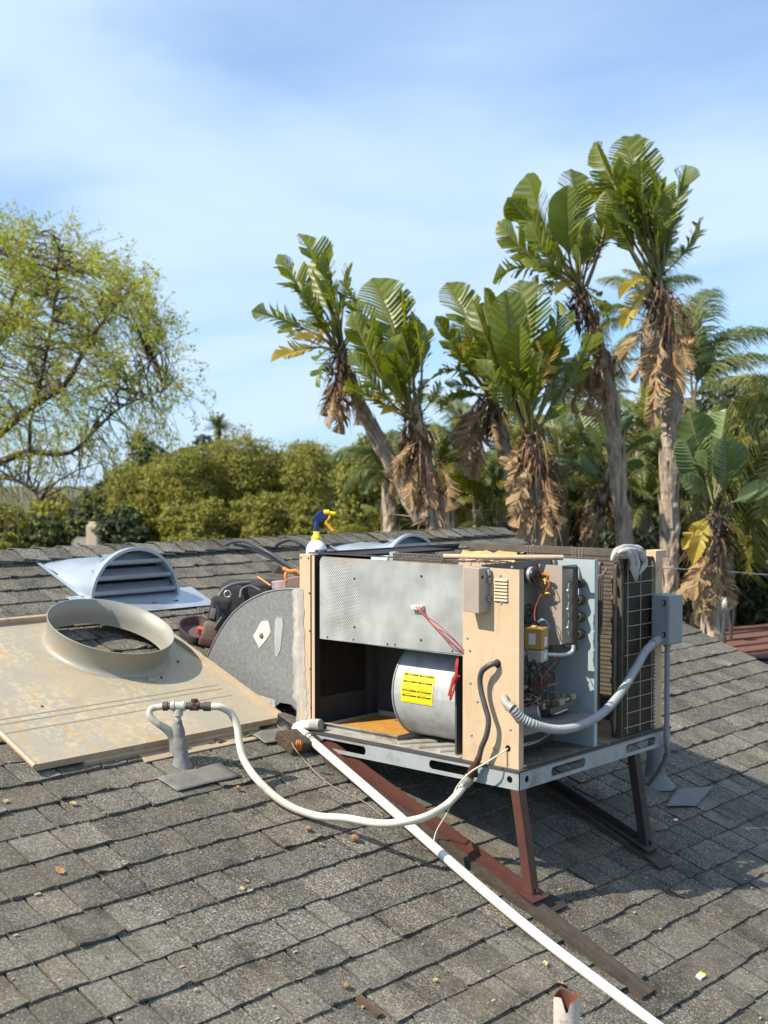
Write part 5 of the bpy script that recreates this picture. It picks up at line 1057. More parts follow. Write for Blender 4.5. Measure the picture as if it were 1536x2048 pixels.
for i, (x, y, ln, an, l) in enumerate(((598, 1957, 18, .2, 'pale twig near the bottom centre of the roof'), (560, 1925, 14, .5, 'curved pale twig above the bottom centre twig'), (1512, 1980, 26, .6, 'pale straw at the bottom right edge'), (1405, 1995, 12, .05, 'short straw right of the yellow scrap'), (1114, 1838, 16, .9, 'straw on the dark felt by the stand foot'), (205, 1760, 10, -.6, 'small twig in the lower left'), (450, 1695, 16, .2, 'bent twig under the gas hose'))):
    p = on_roof(x, y, .02); r_ = ln * p.dot(FW) / FPX / 2; d_ = (RY * math.cos(an) + RD * math.sin(an)); mb = MB(); mb.tube(spline([p - d_ * r_, p + RN * .004 + RD * .006, p + d_ * r_], 4), .0016, 5); tag(mb.build('twig', M_TWIG), l, 'twig', 'twigs on the shingles')
p = on_roof(1400, 1953, .02); mb = MB(); mb.obox(p, RD, RY, RN, .011, .012, .006); mb.cm = 1; mb.obox(p + RY * .014 + RN * .004, (RD + RY * .3).normalized(), (RY - RD * .3).normalized(), RN, .012, .004, .006); tag(mb.build('wrapper_scrap', [surf('white_scrap', (.75, .74, .7), (.65, .64, .6), 9, .6), M_YEL]), 'yellow and white wrapper scrap at the lower right', 'litter')
p = on_roof(1346, 1639, .026); mb = MB(); mb.plate([(0, 0), (.012, 0), (.012, .03), (0, .03)], [[(.004, .005), (.008, .005), (.008, .02), (.004, .02)]], p, RD, RY, .003); tag(mb.build('plastic_clip', surf('white_clip', (.7, .7, .68), (.6, .6, .58), 9, .5)), 'white plastic clip lying in the unit shadow', 'litter')
p = on_roof(722, 2000, .02); mb = MB(); slopebox(mb, p.x - .02, p.x + .07, p.y - .012, p.y + .012, .017, .028); tag(mb.build('bark_strip', surf('rotting_bark', (.12, .075, .045), (.06, .04, .025), 30, .95, bump=.8, bscale=60)), 'brown bark strip on the shingles at the bottom centre', 'bark')
mb = MB(); slopebox(mb, F1.x + .0, F1.x + .09, F1.y + .05, F1.y + .14, .017, .024); tag(mb.build('felt_scrap', surf('black_felt', (.02, .019, .018), (.035, .033, .03), 20, .95)), 'black roofing felt scrap at the foot of the near leg', 'felt')
g = random.Random(31); mb = MB()
for _ in range(110):
    x, y = (g.uniform(0, 1536), g.uniform(1560, 2048)) if g.random() < .55 else (g.gauss(660, 90), g.gauss(1895, 22)) if g.random() < .5 else (g.gauss(900, 90), g.gauss(1720, 60))
    p = on_roof(x, y, .019); r_ = g.uniform(.001, .0036); mb.obox(p, RD, RY, RN, r_, r_ * g.uniform(.5, 1), r_ * .6)
tag(mb.build('roof_grit', M_CRUMB), 'dark crumbs and grit scattered over the shingles', 'grit', kind='stuff')
mb = MB()
for _ in range(70):
    p = on_roof(g.uniform(0, 1536), g.uniform(1560, 2048), .019); r_ = g.uniform(.0012, .004); mb.obox(p, RD, RY, RN, r_, r_ * g.uniform(.5, 3), r_ * .5)
tag(mb.build('pale_grit', M_TWIG), 'pale specks and bits scattered over the shingles', 'grit', kind='stuff')
# ================================================================== vegetation and far things
M_LEAF = leafmat('strelitzia_leaf', (.07, .105, .016), (.19, .23, .032), .42, .42, 2.0, (1.5, 1.4, .25), .15)
M_LEAF2 = leafmat('broad_grey_green_leaf', (.085, .125, .05), (.14, .19, .07), .45, .25, 2.0, (1.3, 1.4, .5), .15)
M_LEAFY = leafmat('yellowing_leaf', (.34, .25, .035), (.48, .36, .06), .5, .35, 3.0, (1.2, 1.1, .4), .3)
M_DEAD = leafmat('dead_leaf', (.095, .056, .028), (.37, .245, .125), .8, .15, 5.0, (1.2, 1.0, .7), .7)
M_DEADD = leafmat('dead_fibre', (.05, .028, .016), (.15, .078, .04), .9, .05, 6.0, (1, 1, 1), .8)
M_CROWN = leafmat('crown_fibre', (.022, .013, .009), (.08, .045, .026), .9, .0, 6.0, (1, 1, 1), .8)
M_STEM = surf('leaf_stalk', (.13, .14, .04), (.17, .15, .06), 5, .5)
M_TRUNK = surf('fibrous_trunk', (.52, .43, .335), (.19, .14, .10), 7, .95, stretch=(3.5, 3.5, .55), detail=9, dirt=(.12, .085, .06), dscale=5, dlo=.54, dhi=.72, damt=.6, bump=.9, bscale=14)
M_BARK = surf('dark_bark', (.055, .04, .03), (.09, .068, .05), 6, .95, bump=.5, bscale=15)

def leaf_mesh(seed, arch=.1, petiole=.34, tear=.35, fold=.35, wid=.16, nst=15, droop=.0):
    """paddle leaf on a stalk: chord from (0,0,0) to (1,0,0), blade torn into strips along the veins"""
    r = random.Random(seed); mb = MB()
    sk = r.uniform(-.07, .07); vf = r.uniform(.25, .6) if tear < .9 else r.uniform(-.2, .4)
    def mid(u): return V((u, sk * math.sin(u * math.pi), arch * 4 * u * (1 - u)))
    mb.cm = 1; pts = [mid(u) for u in np.linspace(0, .97, 14)]; mb.tube(pts, [.017 - .012 * i / 13 for i in range(14)], 5, smooth=True); mb.cm = 0
    def w(u): t = min(1, max(0, (u - petiole) / (1 - petiole))); return wid * (max(0, math.sin(math.pi * (t ** .85 * .94 + .05))) ** .6) * (1 if t < .85 else 1 - ((t - .85) / .15) ** 2 * .8)
    for sd in (1, -1):
        torn = [r.random() < tear and (q_ < nst * .74 or tear > .9) for q_ in range(nst + 1)]; hang = 0
        for i in range(nst):
            u0 = petiole + (1 - petiole) * i / nst; u1 = petiole + (1 - petiole) * (i + 1) / nst
            if i == 0 or torn[i]: hang = r.uniform(-.4, 1.2) * fold; tw = r.uniform(-.22, .22); cut = (r.uniform(.68, 1.05) if tear > .3 else r.uniform(.93, 1.02)) if i < nst * .74 else 1
            a0, a1 = mid(u0), mid(u1); w0, w1 = w(u0 + .001), w(min(.999, u1))
            fwd = .10 + .03 * (i / nst)
            def op(u, a, ww, f, k): return V((u + fwd * k * min(1, (1.0 - u) * 4.5), a.y + sd * ww * k * cut, a.z + vf * ww * k - ww * k * k * hang - droop * ww * k * k + tw * ww * (f - .5)))
            gs = .6 if tear > .9 else 1.0; g = r.uniform(.006, .02) * gs if torn[i] else 0; g1 = r.uniform(.006, .02) * gs if torn[i + 1] else 0
            q = [a0, a1, op(u1, a1, w1, 1, .55), op(u0, a0, w0, 0, .55), op(u1 - g1 * 1.2, a1, w1, 1, 1), op(u0 + g * 1.2, a0, w0, 0, 1)]
            pl = (.002 if i % 2 else -.0015) * wid / .14
            for z_ in (2, 3, 4, 5): q[z_].z += pl * (1 if z_ in (2, 4) else -1)
            f = [(0, 1, 2, 3), (3, 2, 4, 5)] if sd < 0 else [(3, 2, 1, 0), (5, 4, 2, 3)]
            mb.add(q, f, True)
    return mb
GREEN = [leaf_mesh(k, a, .36, t, f, w_, 22).mesh('leaf', [M_LEAF, M_STEM]) for k, (a, t, f, w_) in enumerate(((.03, .18, .5, .145), (.06, .42, .8, .14), (.10, .55, 1.0, .14), (.15, .7, 1.3, .135), (.02, .26, .5, .155), (.24, .85, 1.4, .125), (.05, .5, .7, .15), (.08, .4, 1.2, .13)))]
BROAD = [leaf_mesh(40 + k, a, .34, t, f, w_, 16).mesh('leaf', [M_LEAF2, M_STEM]) for k, (a, t, f, w_) in enumerate(((.03, .05, .15, .2), (.07, .1, .3, .19), (.12, .2, .4, .18)))]
YEL = [leaf_mesh(60 + k, a, .3, t, f, w_, 14).mesh('yellow_leaf', [M_LEAFY, M_STEM]) for k, (a, t, f, w_) in enumerate(((.12, .4, .9, .15), (.2, .6, 1.2, .14)))]
DEAD = [leaf_mesh(80 + k, a, .22, t, f, w_, 26, d).mesh('dead_leaf', [M_DEAD, M_DEAD]) for k, (a, t, f, w_, d) in enumerate(((.05, .8, 1.5, .13, .5), (-.08, .9, 1.4, .14, .3), (.14, .75, 2.2, .12, .8), (.03, .93, 1.0, .15, .2), (-.14, .85, 1.8, .11, .5)))]
def putleaf(par, me, B, T, nrm, width=1.0, name=None):
    ex = T - B; L_ = ex.length; ex = ex / L_; ez = nrm - ex * nrm.dot(ex)
    if ez.length < .05: ez = V((0, 0, 1)) - ex * ex.z
    ez.normalize(); ey = ez.cross(ex)
    o = bpy.data.objects.new(name or me.name.split('.')[0], me); COL.objects.link(o); o.parent = par; pw = WL[par.name]
    M = Matrix(((ex.x * L_, ey.x * L_ * width, ez.x * L_, B.x - pw.x), (ex.y * L_, ey.y * L_ * width, ez.y * L_, B.y - pw.y), (ex.z * L_, ey.z * L_ * width, ez.z * L_, B.z - pw.z), (0, 0, 0, 1)))
    o.matrix_local = M; return o
def trunk(par, pts, rs_, seed, mat=None, name='trunk'):
    g = random.Random(seed); P_ = resample(spline(pts, 8), .09); m_ = len(P_); RR = []
    for i in range(m_):
        u = i / (m_ - 1) * (len(rs_) - 1); j = min(int(u), len(rs_) - 2); RR.append((rs_[j] + (rs_[j + 1] - rs_[j]) * (u - j)) * (1 + .10 * ((i % 4) / 3.0 - .5)) * g.uniform(.93, 1.07))
    mb = MB(); mb.tube(P_, RR, 11); mb.v = [tuple(V(v_) + V((g.uniform(-1, 1), g.uniform(-1, 1), 0)) * .014) for v_ in mb.v]; mb.sm = [False] * len(mb.sm)
    for k in range(int(m_ * 3.2)):   # old sheath flakes
        i = g.randrange(1, m_ - 2); t = g.uniform(0, 6.28); d_ = V((math.cos(t), math.sin(t), 0)); s_ = V((-d_.y, d_.x, 0)) * RR[i] * .35
        p = P_[i] + d_ * RR[i] * .97; up_ = (P_[i + 1] - P_[i]).normalized(); ln = g.uniform(.12, .4)
        mb.add([p - s_, p + s_, p + up_ * ln * .6 + s_ * .7 + d_ * .015, p + up_ * ln * .6 - s_ * .7 + d_ * .015, p + up_ * ln + d_ * g.uniform(.01, .05)], [(0, 1, 2, 3), (3, 2, 4)])
    return mb.build(name, mat or M_TRUNK, par)
def ribbons(name, par, mat, bases, n, ln, wd, seed, down=1.0, spread=.5, up0=.2):
    g = random.Random(seed); mb = MB()
    for _ in range(n):
        b, rad = bases[g.randrange(len(bases))]; t = g.uniform(0, 6.28); d_ = V((math.cos(t), math.sin(t), 0)); p = b + d_ * rad * g.uniform(.6, 1) + V((0, 0, g.uniform(-.5, .5) * rad * 2))
        v = d_ * spread * g.uniform(.3, 1) + V((0, 0, up0 * g.uniform(-1, 1))); l_ = ln * g.uniform(.4, 1.2); s_ = V((-d_.y, d_.x, g.uniform(-.3, .3))) * wd * g.uniform(.5, 1.2); rows = []
        for k in range(4):
            rows.append([p - s_ * (1 - .3 * k), p + s_ * (1 - .3 * k)]); p = p + v * l_ / 3; v = (v + V((0, 0, -down * .55))).normalized()
        mb.grid(rows, False)
    o = mb.build(name, mat, par); o['kind'] = 'stuff'; return o
def plant(label, k, path, rs_, crown, green, yellow=(), dead=(), fib=(), meshes=None, seed=0, broad=False, face=.6):
    g = random.Random(seed + 900); meshes = meshes or (BROAD if broad else GREEN)
    P_ = [dep(x, y, k + (q[0] if q else 0)) for x, y, *q in path]; base = V((P_[0].x, P_[0].y, GZ))
    T = thing('bird_of_paradise_tree', label, 'tree', base, 'giant bird of paradise trees')
    trunk(T, [base] + P_, tuple(rs_[:-1]) + (rs_[-1] * .55,), seed)
    C = dep(*crown, k); tocam = (-C).normalized()
    extra = [((x * .62 + crown[0] * .38) + g.uniform(-28, 28), (y * .62 + crown[1] * .38) + g.uniform(-25, 25)) for (x, y, *q) in green] + [((x * .85 + crown[0] * .15) + g.uniform(-30, 30), (y * .85 + crown[1] * .15) + g.uniform(-20, 30)) for (x, y, *q) in green if g.random() < .25]
    for (x, y, *q) in list(green) + ([] if broad else extra):
        dk = q[0] if q else g.uniform(-.5, .5); vi = q[1] if len(q) > 1 else None; wd = (q[2] if len(q) > 2 else 1.0) * g.uniform(.9, 1.1)
        if vi is not None and not broad and g.random() < .4: vi = {0: 4, 4: 0, 1: 6, 2: 7, 3: 5, 5: 3}[vi]
        tip = dep(x, y, k + dk); b = C + V((g.uniform(-.05, .05), g.uniform(-.05, .05), g.uniform(-.08, .05)))
        nr = (tocam * face + V((0, 0, .55)) + V((g.uniform(-.9, .9), g.uniform(-.9, .9), 0)))
        putleaf(T, meshes[vi if vi is not None else g.randrange(len(meshes))], b, tip, nr, wd, 'leaf')
    for (x, y, *q) in yellow:
        dk = q[0] if q else 0; bx_, by_ = (q[1], q[2]) if len(q) > 2 else crown
        putleaf(T, YEL[g.randrange(2)], dep(bx_, by_, k), dep(x, y, k + dk), tocam * .8 + V((g.uniform(-.4, .4), 0, .6)), 1.0)
    for (bx_, by_, x, y, *q) in list(dead) + [(a_ + g.uniform(-12, 12), b_ + g.uniform(-10, 15), c_ + g.uniform(-24, 24), d_ + g.uniform(-30, 12)) for a_, b_, c_, d_, *_ in dead if g.random() < .3]:
        dk = q[0] if q else g.uniform(-.3, .1); putleaf(T, DEAD[g.randrange(5)], dep(bx_, by_, k + dk * .4), dep(x, y, k + dk - .12), tocam + V((g.uniform(-.7, .7), g.uniform(-.7, .7), 0)), g.uniform(.8, 1.15))
    if fib:
        ribbons('dead_fibre', T, M_DEADD, [(dep(x, y, k), r_) for x, y, r_ in fib], 50 * len(fib), .3, .014, seed, 1.2, .55, .4); ribbons('dead_strand', T, M_DEAD, [(dep(x, y, k), r_ * 1.15) for x, y, r_ in fib], 9 * len(fib), .4, .012, seed + 3, 1.3, .6, .5)
    ribbons('crown_fibre', T, M_CROWN, [(C + V((0, 0, -.05)), .09), (C + V((0, 0, -.18)), .12), (C + V((0, 0, -.3)), .13)], 130, .17, .022, seed + 5, .5, .7, .9)
    return T
K = 13.0
plant('leaning bird of paradise tree at the left end of the row', 12.6, [(880, 1120), (838, 1035), (790, 940), (740, 850), (712, 790), (692, 735), (680, 700)], (.12, .105, .1, .095, .09, .085, .07), (676, 700),
      [(597, 467, .2, 1), (556, 508, -.1, 2), (655, 492, .3, 0, 1.1), (548, 567, -.2, 3), (503, 622, -.2, 5), (640, 560, -.4, 1, 1.2), (600, 590, -.3, 2, 1.1), (706, 524, .3, 1, .5), (700, 600, .3, 2, .8), (735, 712, -.4, 0, .9), (640, 775, -.5, 3)], [(541, 725, -.3), (640, 690, .2, 660, 640), (590, 680, -.2)],
      [(690, 740, 660, 860), (690, 735, 690, 870), (684, 730, 640, 830), (700, 745, 720, 850)], [(690, 765, .12), (685, 800, .12), (680, 735, .08)], seed=1)
plant('second bird of paradise tree with big upright leaves over the vent', 12.2, [(885, 1120), (872, 1020), (850, 940), (836, 860), (826, 800)], (.17, .16, .14, .12, .09), (824, 830),
      [(745, 556, .2, 0, 1.1), (797, 580, .3, 4, 1.1), (703, 622, -.1, 2), (683, 600, .2, 1, .7), (835, 640, .2, 4), (700, 700, -.3, 3), (690, 770, -.5, 3), (850, 700, .3, 2), (880, 760, .3, 3), (760, 690, -.5, 1, 1.2), (790, 700, -.6, 0)], [(760, 830, -.3), (740, 800, -.2)],
      [(835, 880, 782, 990), (850, 890, 822, 1010), (860, 910, 872, 1020), (832, 880, 768, 950), (845, 890, 800, 925)], [(838, 900, .15), (850, 950, .2), (840, 860, .12), (860, 1010, .2), (835, 880, .16)], seed=2)
plant('thin leaning bird of paradise tree hung with pale dead leaves', 12.9, [(1060, 1120), (1045, 1040), (1025, 950), (1000, 860), (985, 800), (978, 770)], (.12, .11, .1, .1, .09, .07), (980, 790),
      [(893, 565, .2, 4), (872, 632, -.2, 1), (860, 760, -.4, 3), (880, 820, -.5, 5), (930, 650, -.2, 2), (968, 600, .2, 0)], [(900, 690, -.2)],
      [(975, 800, 905, 880, -.1), (975, 800, 915, 900, -.2), (975, 805, 940, 950, -.3), (980, 805, 950, 960, -.2), (990, 820, 1000, 900), (960, 800, 930, 930)], [(985, 800, .13), (990, 840, .12)], seed=3)
plant('stout central bird of paradise tree with a shaggy dead skirt', 12.0, [(1085, 1120), (1080, 1040), (1072, 960), (1068, 900), (1064, 850)], (.2, .19, .16, .12, .09), (1062, 870),
      [(968, 575, .2, 0, 1.1), (945, 600, .0, 1, 1.1), (1040, 560, .2, 0), (1078, 548, .3, 4), (1010, 580, -.2, 4, 1.1), (1000, 690, -.4, 1, 1.1), (1115, 600, .3, 1, .5), (1000, 750, -.5, 2), (1130, 690, .3, 2), (1190, 660, .4, 2, .7), (950, 720, -.4, 3), (1130, 800, .2, 3), (1040, 650, -.5, 0)], [(1120, 680, .2)],
      [(1070, 900, 1025, 1030), (1080, 900, 1058, 1060), (1060, 900, 1015, 985), (1100, 920, 1122, 1050), (1050, 890, 1012, 940), (1085, 960, 1085, 1090), (1065, 940, 1030, 1075)], [(1070, 900, .17), (1078, 950, .2), (1085, 1000, .22), (1068, 870, .12), (1075, 930, .2)], seed=4)
plant('bird of paradise tree with a bare leaning trunk right of centre', 12.6, [(1250, 1120), (1240, 1000), (1230, 880), (1212, 760), (1195, 680), (1172, 610), (1160, 575)], (.085, .08, .075, .072, .08, .09, .07), (1160, 580),
      [(1055, 347, .2, 0), (1142, 338, .2, 4), (1015, 395, .0, 1), (995, 443, -.1, 2), (1215, 385, .2, 2, 1.2), (1135, 370, -.3, 0), (985, 565, -.2, 5), (1075, 470, -.3, 2, 1.1), (1040, 520, -.3, 3), (1100, 590, -.4, 3), (1180, 440, -.2, 1), (1215, 640, -.4, 1, .8)], [(1110, 592, -.4), (1095, 540, .1)],
      [(1190, 690, 1150, 790), (1195, 690, 1180, 780), (1200, 700, 1215, 800), (1185, 680, 1130, 760), (1205, 700, 1160, 830), (1210, 740, 1190, 850)], [(1175, 615, .12), (1185, 650, .14), (1198, 690, .14), (1215, 730, .14)], seed=5)
plant('tallest bird of paradise tree with a straight bare trunk', 12.3, [(1340, 1120), (1338, 1000), (1342, 880), (1345, 760), (1335, 660), (1322, 590), (1312, 550)], (.088, .082, .078, .078, .09, .09, .08), (1312, 560),
      [(1188, 285, .2, 1, 1.1), (1247, 272, .2, 0, 1.1), (1272, 268, .3, 4), (1372, 330, .3, 1, .6), (1225, 420, -.3, 2, 1.2), (1240, 370, -.3, 1, 1.2), (1300, 330, .1, 2), (1350, 430, .2, 2), (1215, 350, -.1, 2, 1.1), (1280, 320, -.3, 0, 1.1), (1398, 437, .3, 5, .6), (1325, 390, -.2, 4)], [(1238, 600, -.3), (1245, 660, -.3), (1262, 570, -.2)],
      [(1330, 640, 1260, 760), (1335, 640, 1290, 780), (1345, 650, 1385, 740), (1345, 655, 1370, 790), (1330, 650, 1310, 820), (1320, 640, 1240, 720), (1335, 700, 1300, 860), (1350, 680, 1390, 680), (1330, 640, 1280, 720)], [(1325, 600, .14), (1335, 640, .2), (1342, 670, .2), (1350, 650, .18), (1330, 620, .16)], seed=6)
plant('low broad-leaved bird of paradise at the right edge', 11.0, [(1425, 1300), (1422, 1180), (1425, 1090), (1428, 1030)], (.14, .13, .12, .09), (1430, 1020),
      [(1378, 822, .2, 0, 1.1), (1452, 818, .2, 0, 1.15), (1365, 870, -.2, 1, 1.1), (1540, 970, -.1, 1), (1470, 880, .2, 1), (1360, 955, -.3, 2), (1415, 900, -.4, 0), (1500, 920, .1, 2), (1450, 870, -.3, 1)], [(1365, 1100, -.2), (1490, 1090, .1), (1385, 1130, -.3)], [(1420, 1080, 1390, 1230), (1420, 1080, 1430, 1240), (1430, 1090, 1460, 1220), (1410, 1090, 1380, 1200)], [(1425, 1080, .16), (1425, 1130, .2)], seed=7, broad=True)
plant('low broad-leaved bird of paradise between the tall bare trunks', 13.8, [(1200, 1150), (1200, 1080), (1205, 1000), (1208, 950)], (.1, .1, .09, .07), (1208, 960),
      [(1148, 808, .2, 0), (1130, 858, -.1, 1), (1245, 790, .2, 0, .7), (1262, 830, .3, 1), (1105, 920, -.2, 2), (1310, 880, .2, 2), (1180, 850, -.2, 0), (1290, 930, .2, 2), (1160, 900, -.4, 1)], [], [(1200, 1000, 1160, 1080), (1195, 1010, 1180, 1100), (1210, 1010, 1175, 1060)], [(1200, 1010, .2), (1200, 1060, .2)], seed=8, broad=True)
plant('small bird of paradise clump with one arching leaf at mid height', 14.2, [(1000, 1140), (1000, 1080), (1002, 1040)], (.14, .12, .08), (1004, 1050),
      [(915, 1060, -.1, 2, 1.1), (1020, 930, .2, 1), (985, 900, .3, 1), (940, 960, .1, 2), (960, 1020, -.3, 2)], [], [], [(1000, 1070, .12)], seed=9, broad=True)

# ---- feather palms
def frond_mesh(seed, arch, n=100, ln=.2, hang=1.0, mats=None):
    r = random.Random(seed); mb = MB()
    def mid(u): return V((u, 0, arch * 4 * u * (1 - u)))
    mb.cm = 1; mb.tube([mid(u) for u in np.linspace(0, 1, 16)], [.009 - .0075 * i / 15 for i in range(16)], 5); mb.cm = 0
    for i in range(n):
        u = .16 + .84 * i / n; a = mid(u); t = (mid(min(1, u + .01)) - mid(u - .01)).normalized(); L_ = ln * (math.sin(math.pi * (u * .86 + .1)) ** .6)
        for sd in (1, -1):
            l_ = L_ * r.uniform(.7, 1.15); w_ = .0085 * r.uniform(.7, 1.3); v = (t * .6 + V((0, sd * r.uniform(.35, .9), r.uniform(-.1, .5)))).normalized(); p = a; rows = []
            for k in range(4):
                s_ = t * w_ * (1 - .28 * k); rows.append([p - s_, p + s_]); p = p + v * l_ / 3; v = (v + V((0, 0, -.75 * hang)) * (1 if k else .6)).normalized()
            mb.grid(rows, False)
    return mb.mesh('frond', mats)
M_PALM = leafmat('feather_palm', (.05, .075, .02), (.12, .145, .03), .4, .3, 2.0, (1.4, 1.3, .4), .6)
M_PALMY = leafmat('yellow_green_feather_palm', (.10, .12, .02), (.22, .22, .035), .4, .35, 2.0, (1.4, 1.25, .3), .6)  # yellow-green fronds, the palm's own colour
M_PALMG = leafmat('grey_feather_palm', (.07, .10, .03), (.14, .17, .05), .5, .35, 2.0, (1.2, 1.3, .6), .6)
FR = [frond_mesh(1, .16, 100, .22, 1.0, [M_PALM, M_STEM]), frond_mesh(2, .22, 130, .34, 1.7, [M_PALMY, M_STEM]), frond_mesh(3, .24, 130, .34, 2.2, [M_PALMG, M_STEM]), frond_mesh(4, .1, 90, .2, .7, [M_PALM, M_STEM])]
def palm(label, k, crown, base_x, fronds, r_=.16, seed=0, boot=True):
    C = dep(*crown, k); B = dep(base_x, 1100, k); base = V((B.x, B.y, GZ)); T = thing('feather_palm', label, 'palm', base, 'feather palms behind the row')
    trunk(T, [base, V((B.x, B.y, (GZ + C.z) / 2)), C], (r_ * 1.15, r_, r_ * .8), seed, M_TRUNK)
    g = random.Random(seed)
    for x, y, dk, vi in fronds: putleaf(T, FR[vi], C + V((0, 0, g.uniform(-.1, .1))), dep(x, y, k + dk), V((0, 0, 1)), g.uniform(.85, 1.15), 'frond')
palm('feather palm whose frond arches into the sky at the right edge', 16.0, (1385, 800), 1385, [(1545, 668, .5, 2), (1500, 735, .2, 2), (1535, 790, -.3, 2), (1450, 780, -.6, 2), (1420, 580, .6, 2), (1560, 720, -.4, 2), (1330, 600, .5, 2), (1250, 720, .3, 0), (1480, 860, -.6, 0), (1300, 900, -.4, 0), (1560, 880, .2, 0), (1230, 850, .2, 0)], .14, 11)
palm('yellow-green feather palm filling the right edge of the view', 13.5, (1640, 860), 1640, [(1370, 960, .2, 1), (1385, 1060, -.3, 1), (1420, 1130, -.4, 1), (1460, 760, .4, 1), (1400, 850, .5, 1), (1500, 1150, -.5, 1), (1560, 1180, -.5, 0), (1520, 1040, -.8, 1), (1700, 1100, 0, 1), (1760, 760, .2, 1)], .18, 12)
palm('tall pale feather palm seen between the two highest trees', 19.0, (1300, 640), 1300, [(1170, 700, .3, 2), (1395, 560, .4, 2), (1200, 560, .5, 2), (1410, 680, -.2, 2), (1250, 540, .2, 2), (1370, 500, .5, 2), (1180, 640, .2, 2), (1425, 760, .0, 2), (1230, 800, -.3, 2), (1350, 830, -.3, 0)], .15, 13)
palm('dark feather palm in the gap beside the central tree', 15.5, (930, 900), 930, [(850, 850, .2, 0), (840, 960, -.2, 0), (860, 1050, -.4, 3), (1000, 960, .2, 0), (900, 790, .5, 2), (840, 790, .4, 2), (980, 860, .3, 0), (890, 1060, -.5, 1), (930, 1070, -.6, 1), (820, 900, .1, 3), (870, 1000, -.7, 1)], .16, 14)
palm('dark feather palm low behind the bare trunks', 16.0, (1290, 900), 1290, [(1230, 980, .2, 0), (1200, 880, .2, 0), (1330, 980, -.2, 0), (1280, 1060, -.4, 0), (1380, 960, .1, 0), (1250, 800, .4, 1), (1310, 1080, -.3, 0), (1190, 1030, -.2, 0), (1350, 1060, .1, 0), (1300, 760, .3, 1)], .16, 15)
palm('low spiky palm behind the second tree', 16.5, (760, 1085), 760, [(640, 1060, .2, 3), (680, 1030, 0, 3), (730, 1010, .2, 1), (790, 1015, -.2, 1), (700, 1080, -.3, 3), (830, 1040, .2, 1), (660, 1075, -.2, 1), (760, 1000, .3, 3)], .2, 16)

fg = random.Random(88)
for i_, (x_, y_, k_, l_, vv) in enumerate(((875, 935, 15.0, 'bushy feather palm right of the second tree', (0, 3, 1)), (1120, 930, 15.5, 'bushy feather palm right of the central tree', (0, 0, 1)), (960, 1020, 14.6, 'low bushy feather palm below the pale dead leaves', (1, 0, 1)), (1400, 900, 15.0, 'bushy feather palm right of the tallest trunk', (0, 0, 1)), (1290, 1020, 14.8, 'low bushy feather palm between the two bare trunks', (0, 0, 3)), (1180, 820, 16.6, 'high bushy feather palm behind the bare leaning trunk', (0, 2, 0)), (1500, 930, 14.4, 'bushy yellow feather palm at the far right edge', (1, 1, 0)), (780, 960, 16.0, 'bushy feather palm between the two left trunks', (0, 3, 2)), (1010, 900, 14.9, 'bushy feather palm directly behind the central tree', (0, 0, 1)), (1210, 1000, 15.2, 'low bushy feather palm at the foot of the leaning bare trunk', (0, 0, 1)), (1340, 940, 15.6, 'bushy feather palm directly behind the tallest trunk', (0, 0, 0)), (1070, 1020, 16.0, 'low dark feather palm under the central skirt', (0, 0, 0)), (1450, 1050, 13.4, 'low dark feather palm behind the right-hand broad leaves', (0, 0, 1)))):
    fl = []
    for q_ in range(15):
        t = 2 * math.pi * q_ / 15 + fg.uniform(-.2, .2); fl.append((x_ + 115 * math.cos(t) * fg.uniform(.7, 1.1), y_ - 20 - 85 * math.sin(t) * fg.uniform(.6, 1.1), fg.uniform(-.9, .9), vv[fg.randrange(3)]))
    palm(l_, k_, (x_, y_), x_, fl, .12, 30 + i_)
# ---- leaf clouds
def cloud(name, par, mat, lumps, n, size, seed, up=.35, shell=.55, asp=.5):
    g = np.random.default_rng(seed); C = np.array([tuple(l[0]) for l in lumps]); Rr = np.array([l[1] if isinstance(l[1], (tuple, list)) else (l[1],) * 3 for l in lumps])
    wts = (Rr.prod(1)) ** .66; idx = g.choice(len(lumps), n, p=wts / wts.sum())
    d = g.normal(size=(n, 3)); d[:, 2] += up * .4; d /= np.linalg.norm(d, axis=1)[:, None]
    rad = shell + (1 - shell) * g.random(n) ** .6; rad *= 1 + .22 * np.sin(d[:, 0] * 7 + idx) * np.sin(d[:, 1] * 6 + idx * 2) + .18 * np.sin(d[:, 2] * 9 + idx) + g.random(n) ** 6 * .25
    p = C[idx] + d * Rr[idx] * rad[:, None]
    nr = d * .8 + g.normal(size=(n, 3)) * .75 + np.array([0, 0, up]); nr /= np.linalg.norm(nr, axis=1)[:, None]
    a = np.cross(nr, g.normal(size=(n, 3))); a /= np.linalg.norm(a, axis=1)[:, None]; b = np.cross(nr, a)
    s = size * (.55 + .9 * g.random(n))[:, None]
    q = np.stack([p - a * s, p - b * s * asp, p + a * s, p + b * s * asp], 1).reshape(-1, 3)
    c = q.mean(0); me = bpy.data.meshes.new(name); me.vertices.add(len(q)); me.vertices.foreach_set('co', (q - c).ravel().astype(np.float32))
    me.loops.add(len(q)); me.loops.foreach_set('vertex_index', np.arange(len(q), dtype=np.int32)); me.polygons.add(n); me.polygons.foreach_set('loop_start', np.arange(0, 4 * n, 4, dtype=np.int32)); me.polygons.foreach_set('loop_total', np.full(n, 4, dtype=np.int32))
    me.materials.append(mat); me.update(calc_edges=True); o = bpy.data.objects.new(name, me); COL.objects.link(o); place(o, V(c), par); return o
M_OLIVE = leafmat('olive_tree_leaf', (.105, .112, .017), (.24, .235, .034), .6, .25, .6, (1.3, 1.2, .3), .5)
M_DKGRN = leafmat('dark_tree_leaf', (.022, .035, .014), (.05, .07, .026), .6, .2, .6, (1.2, 1.3, .5), .5)
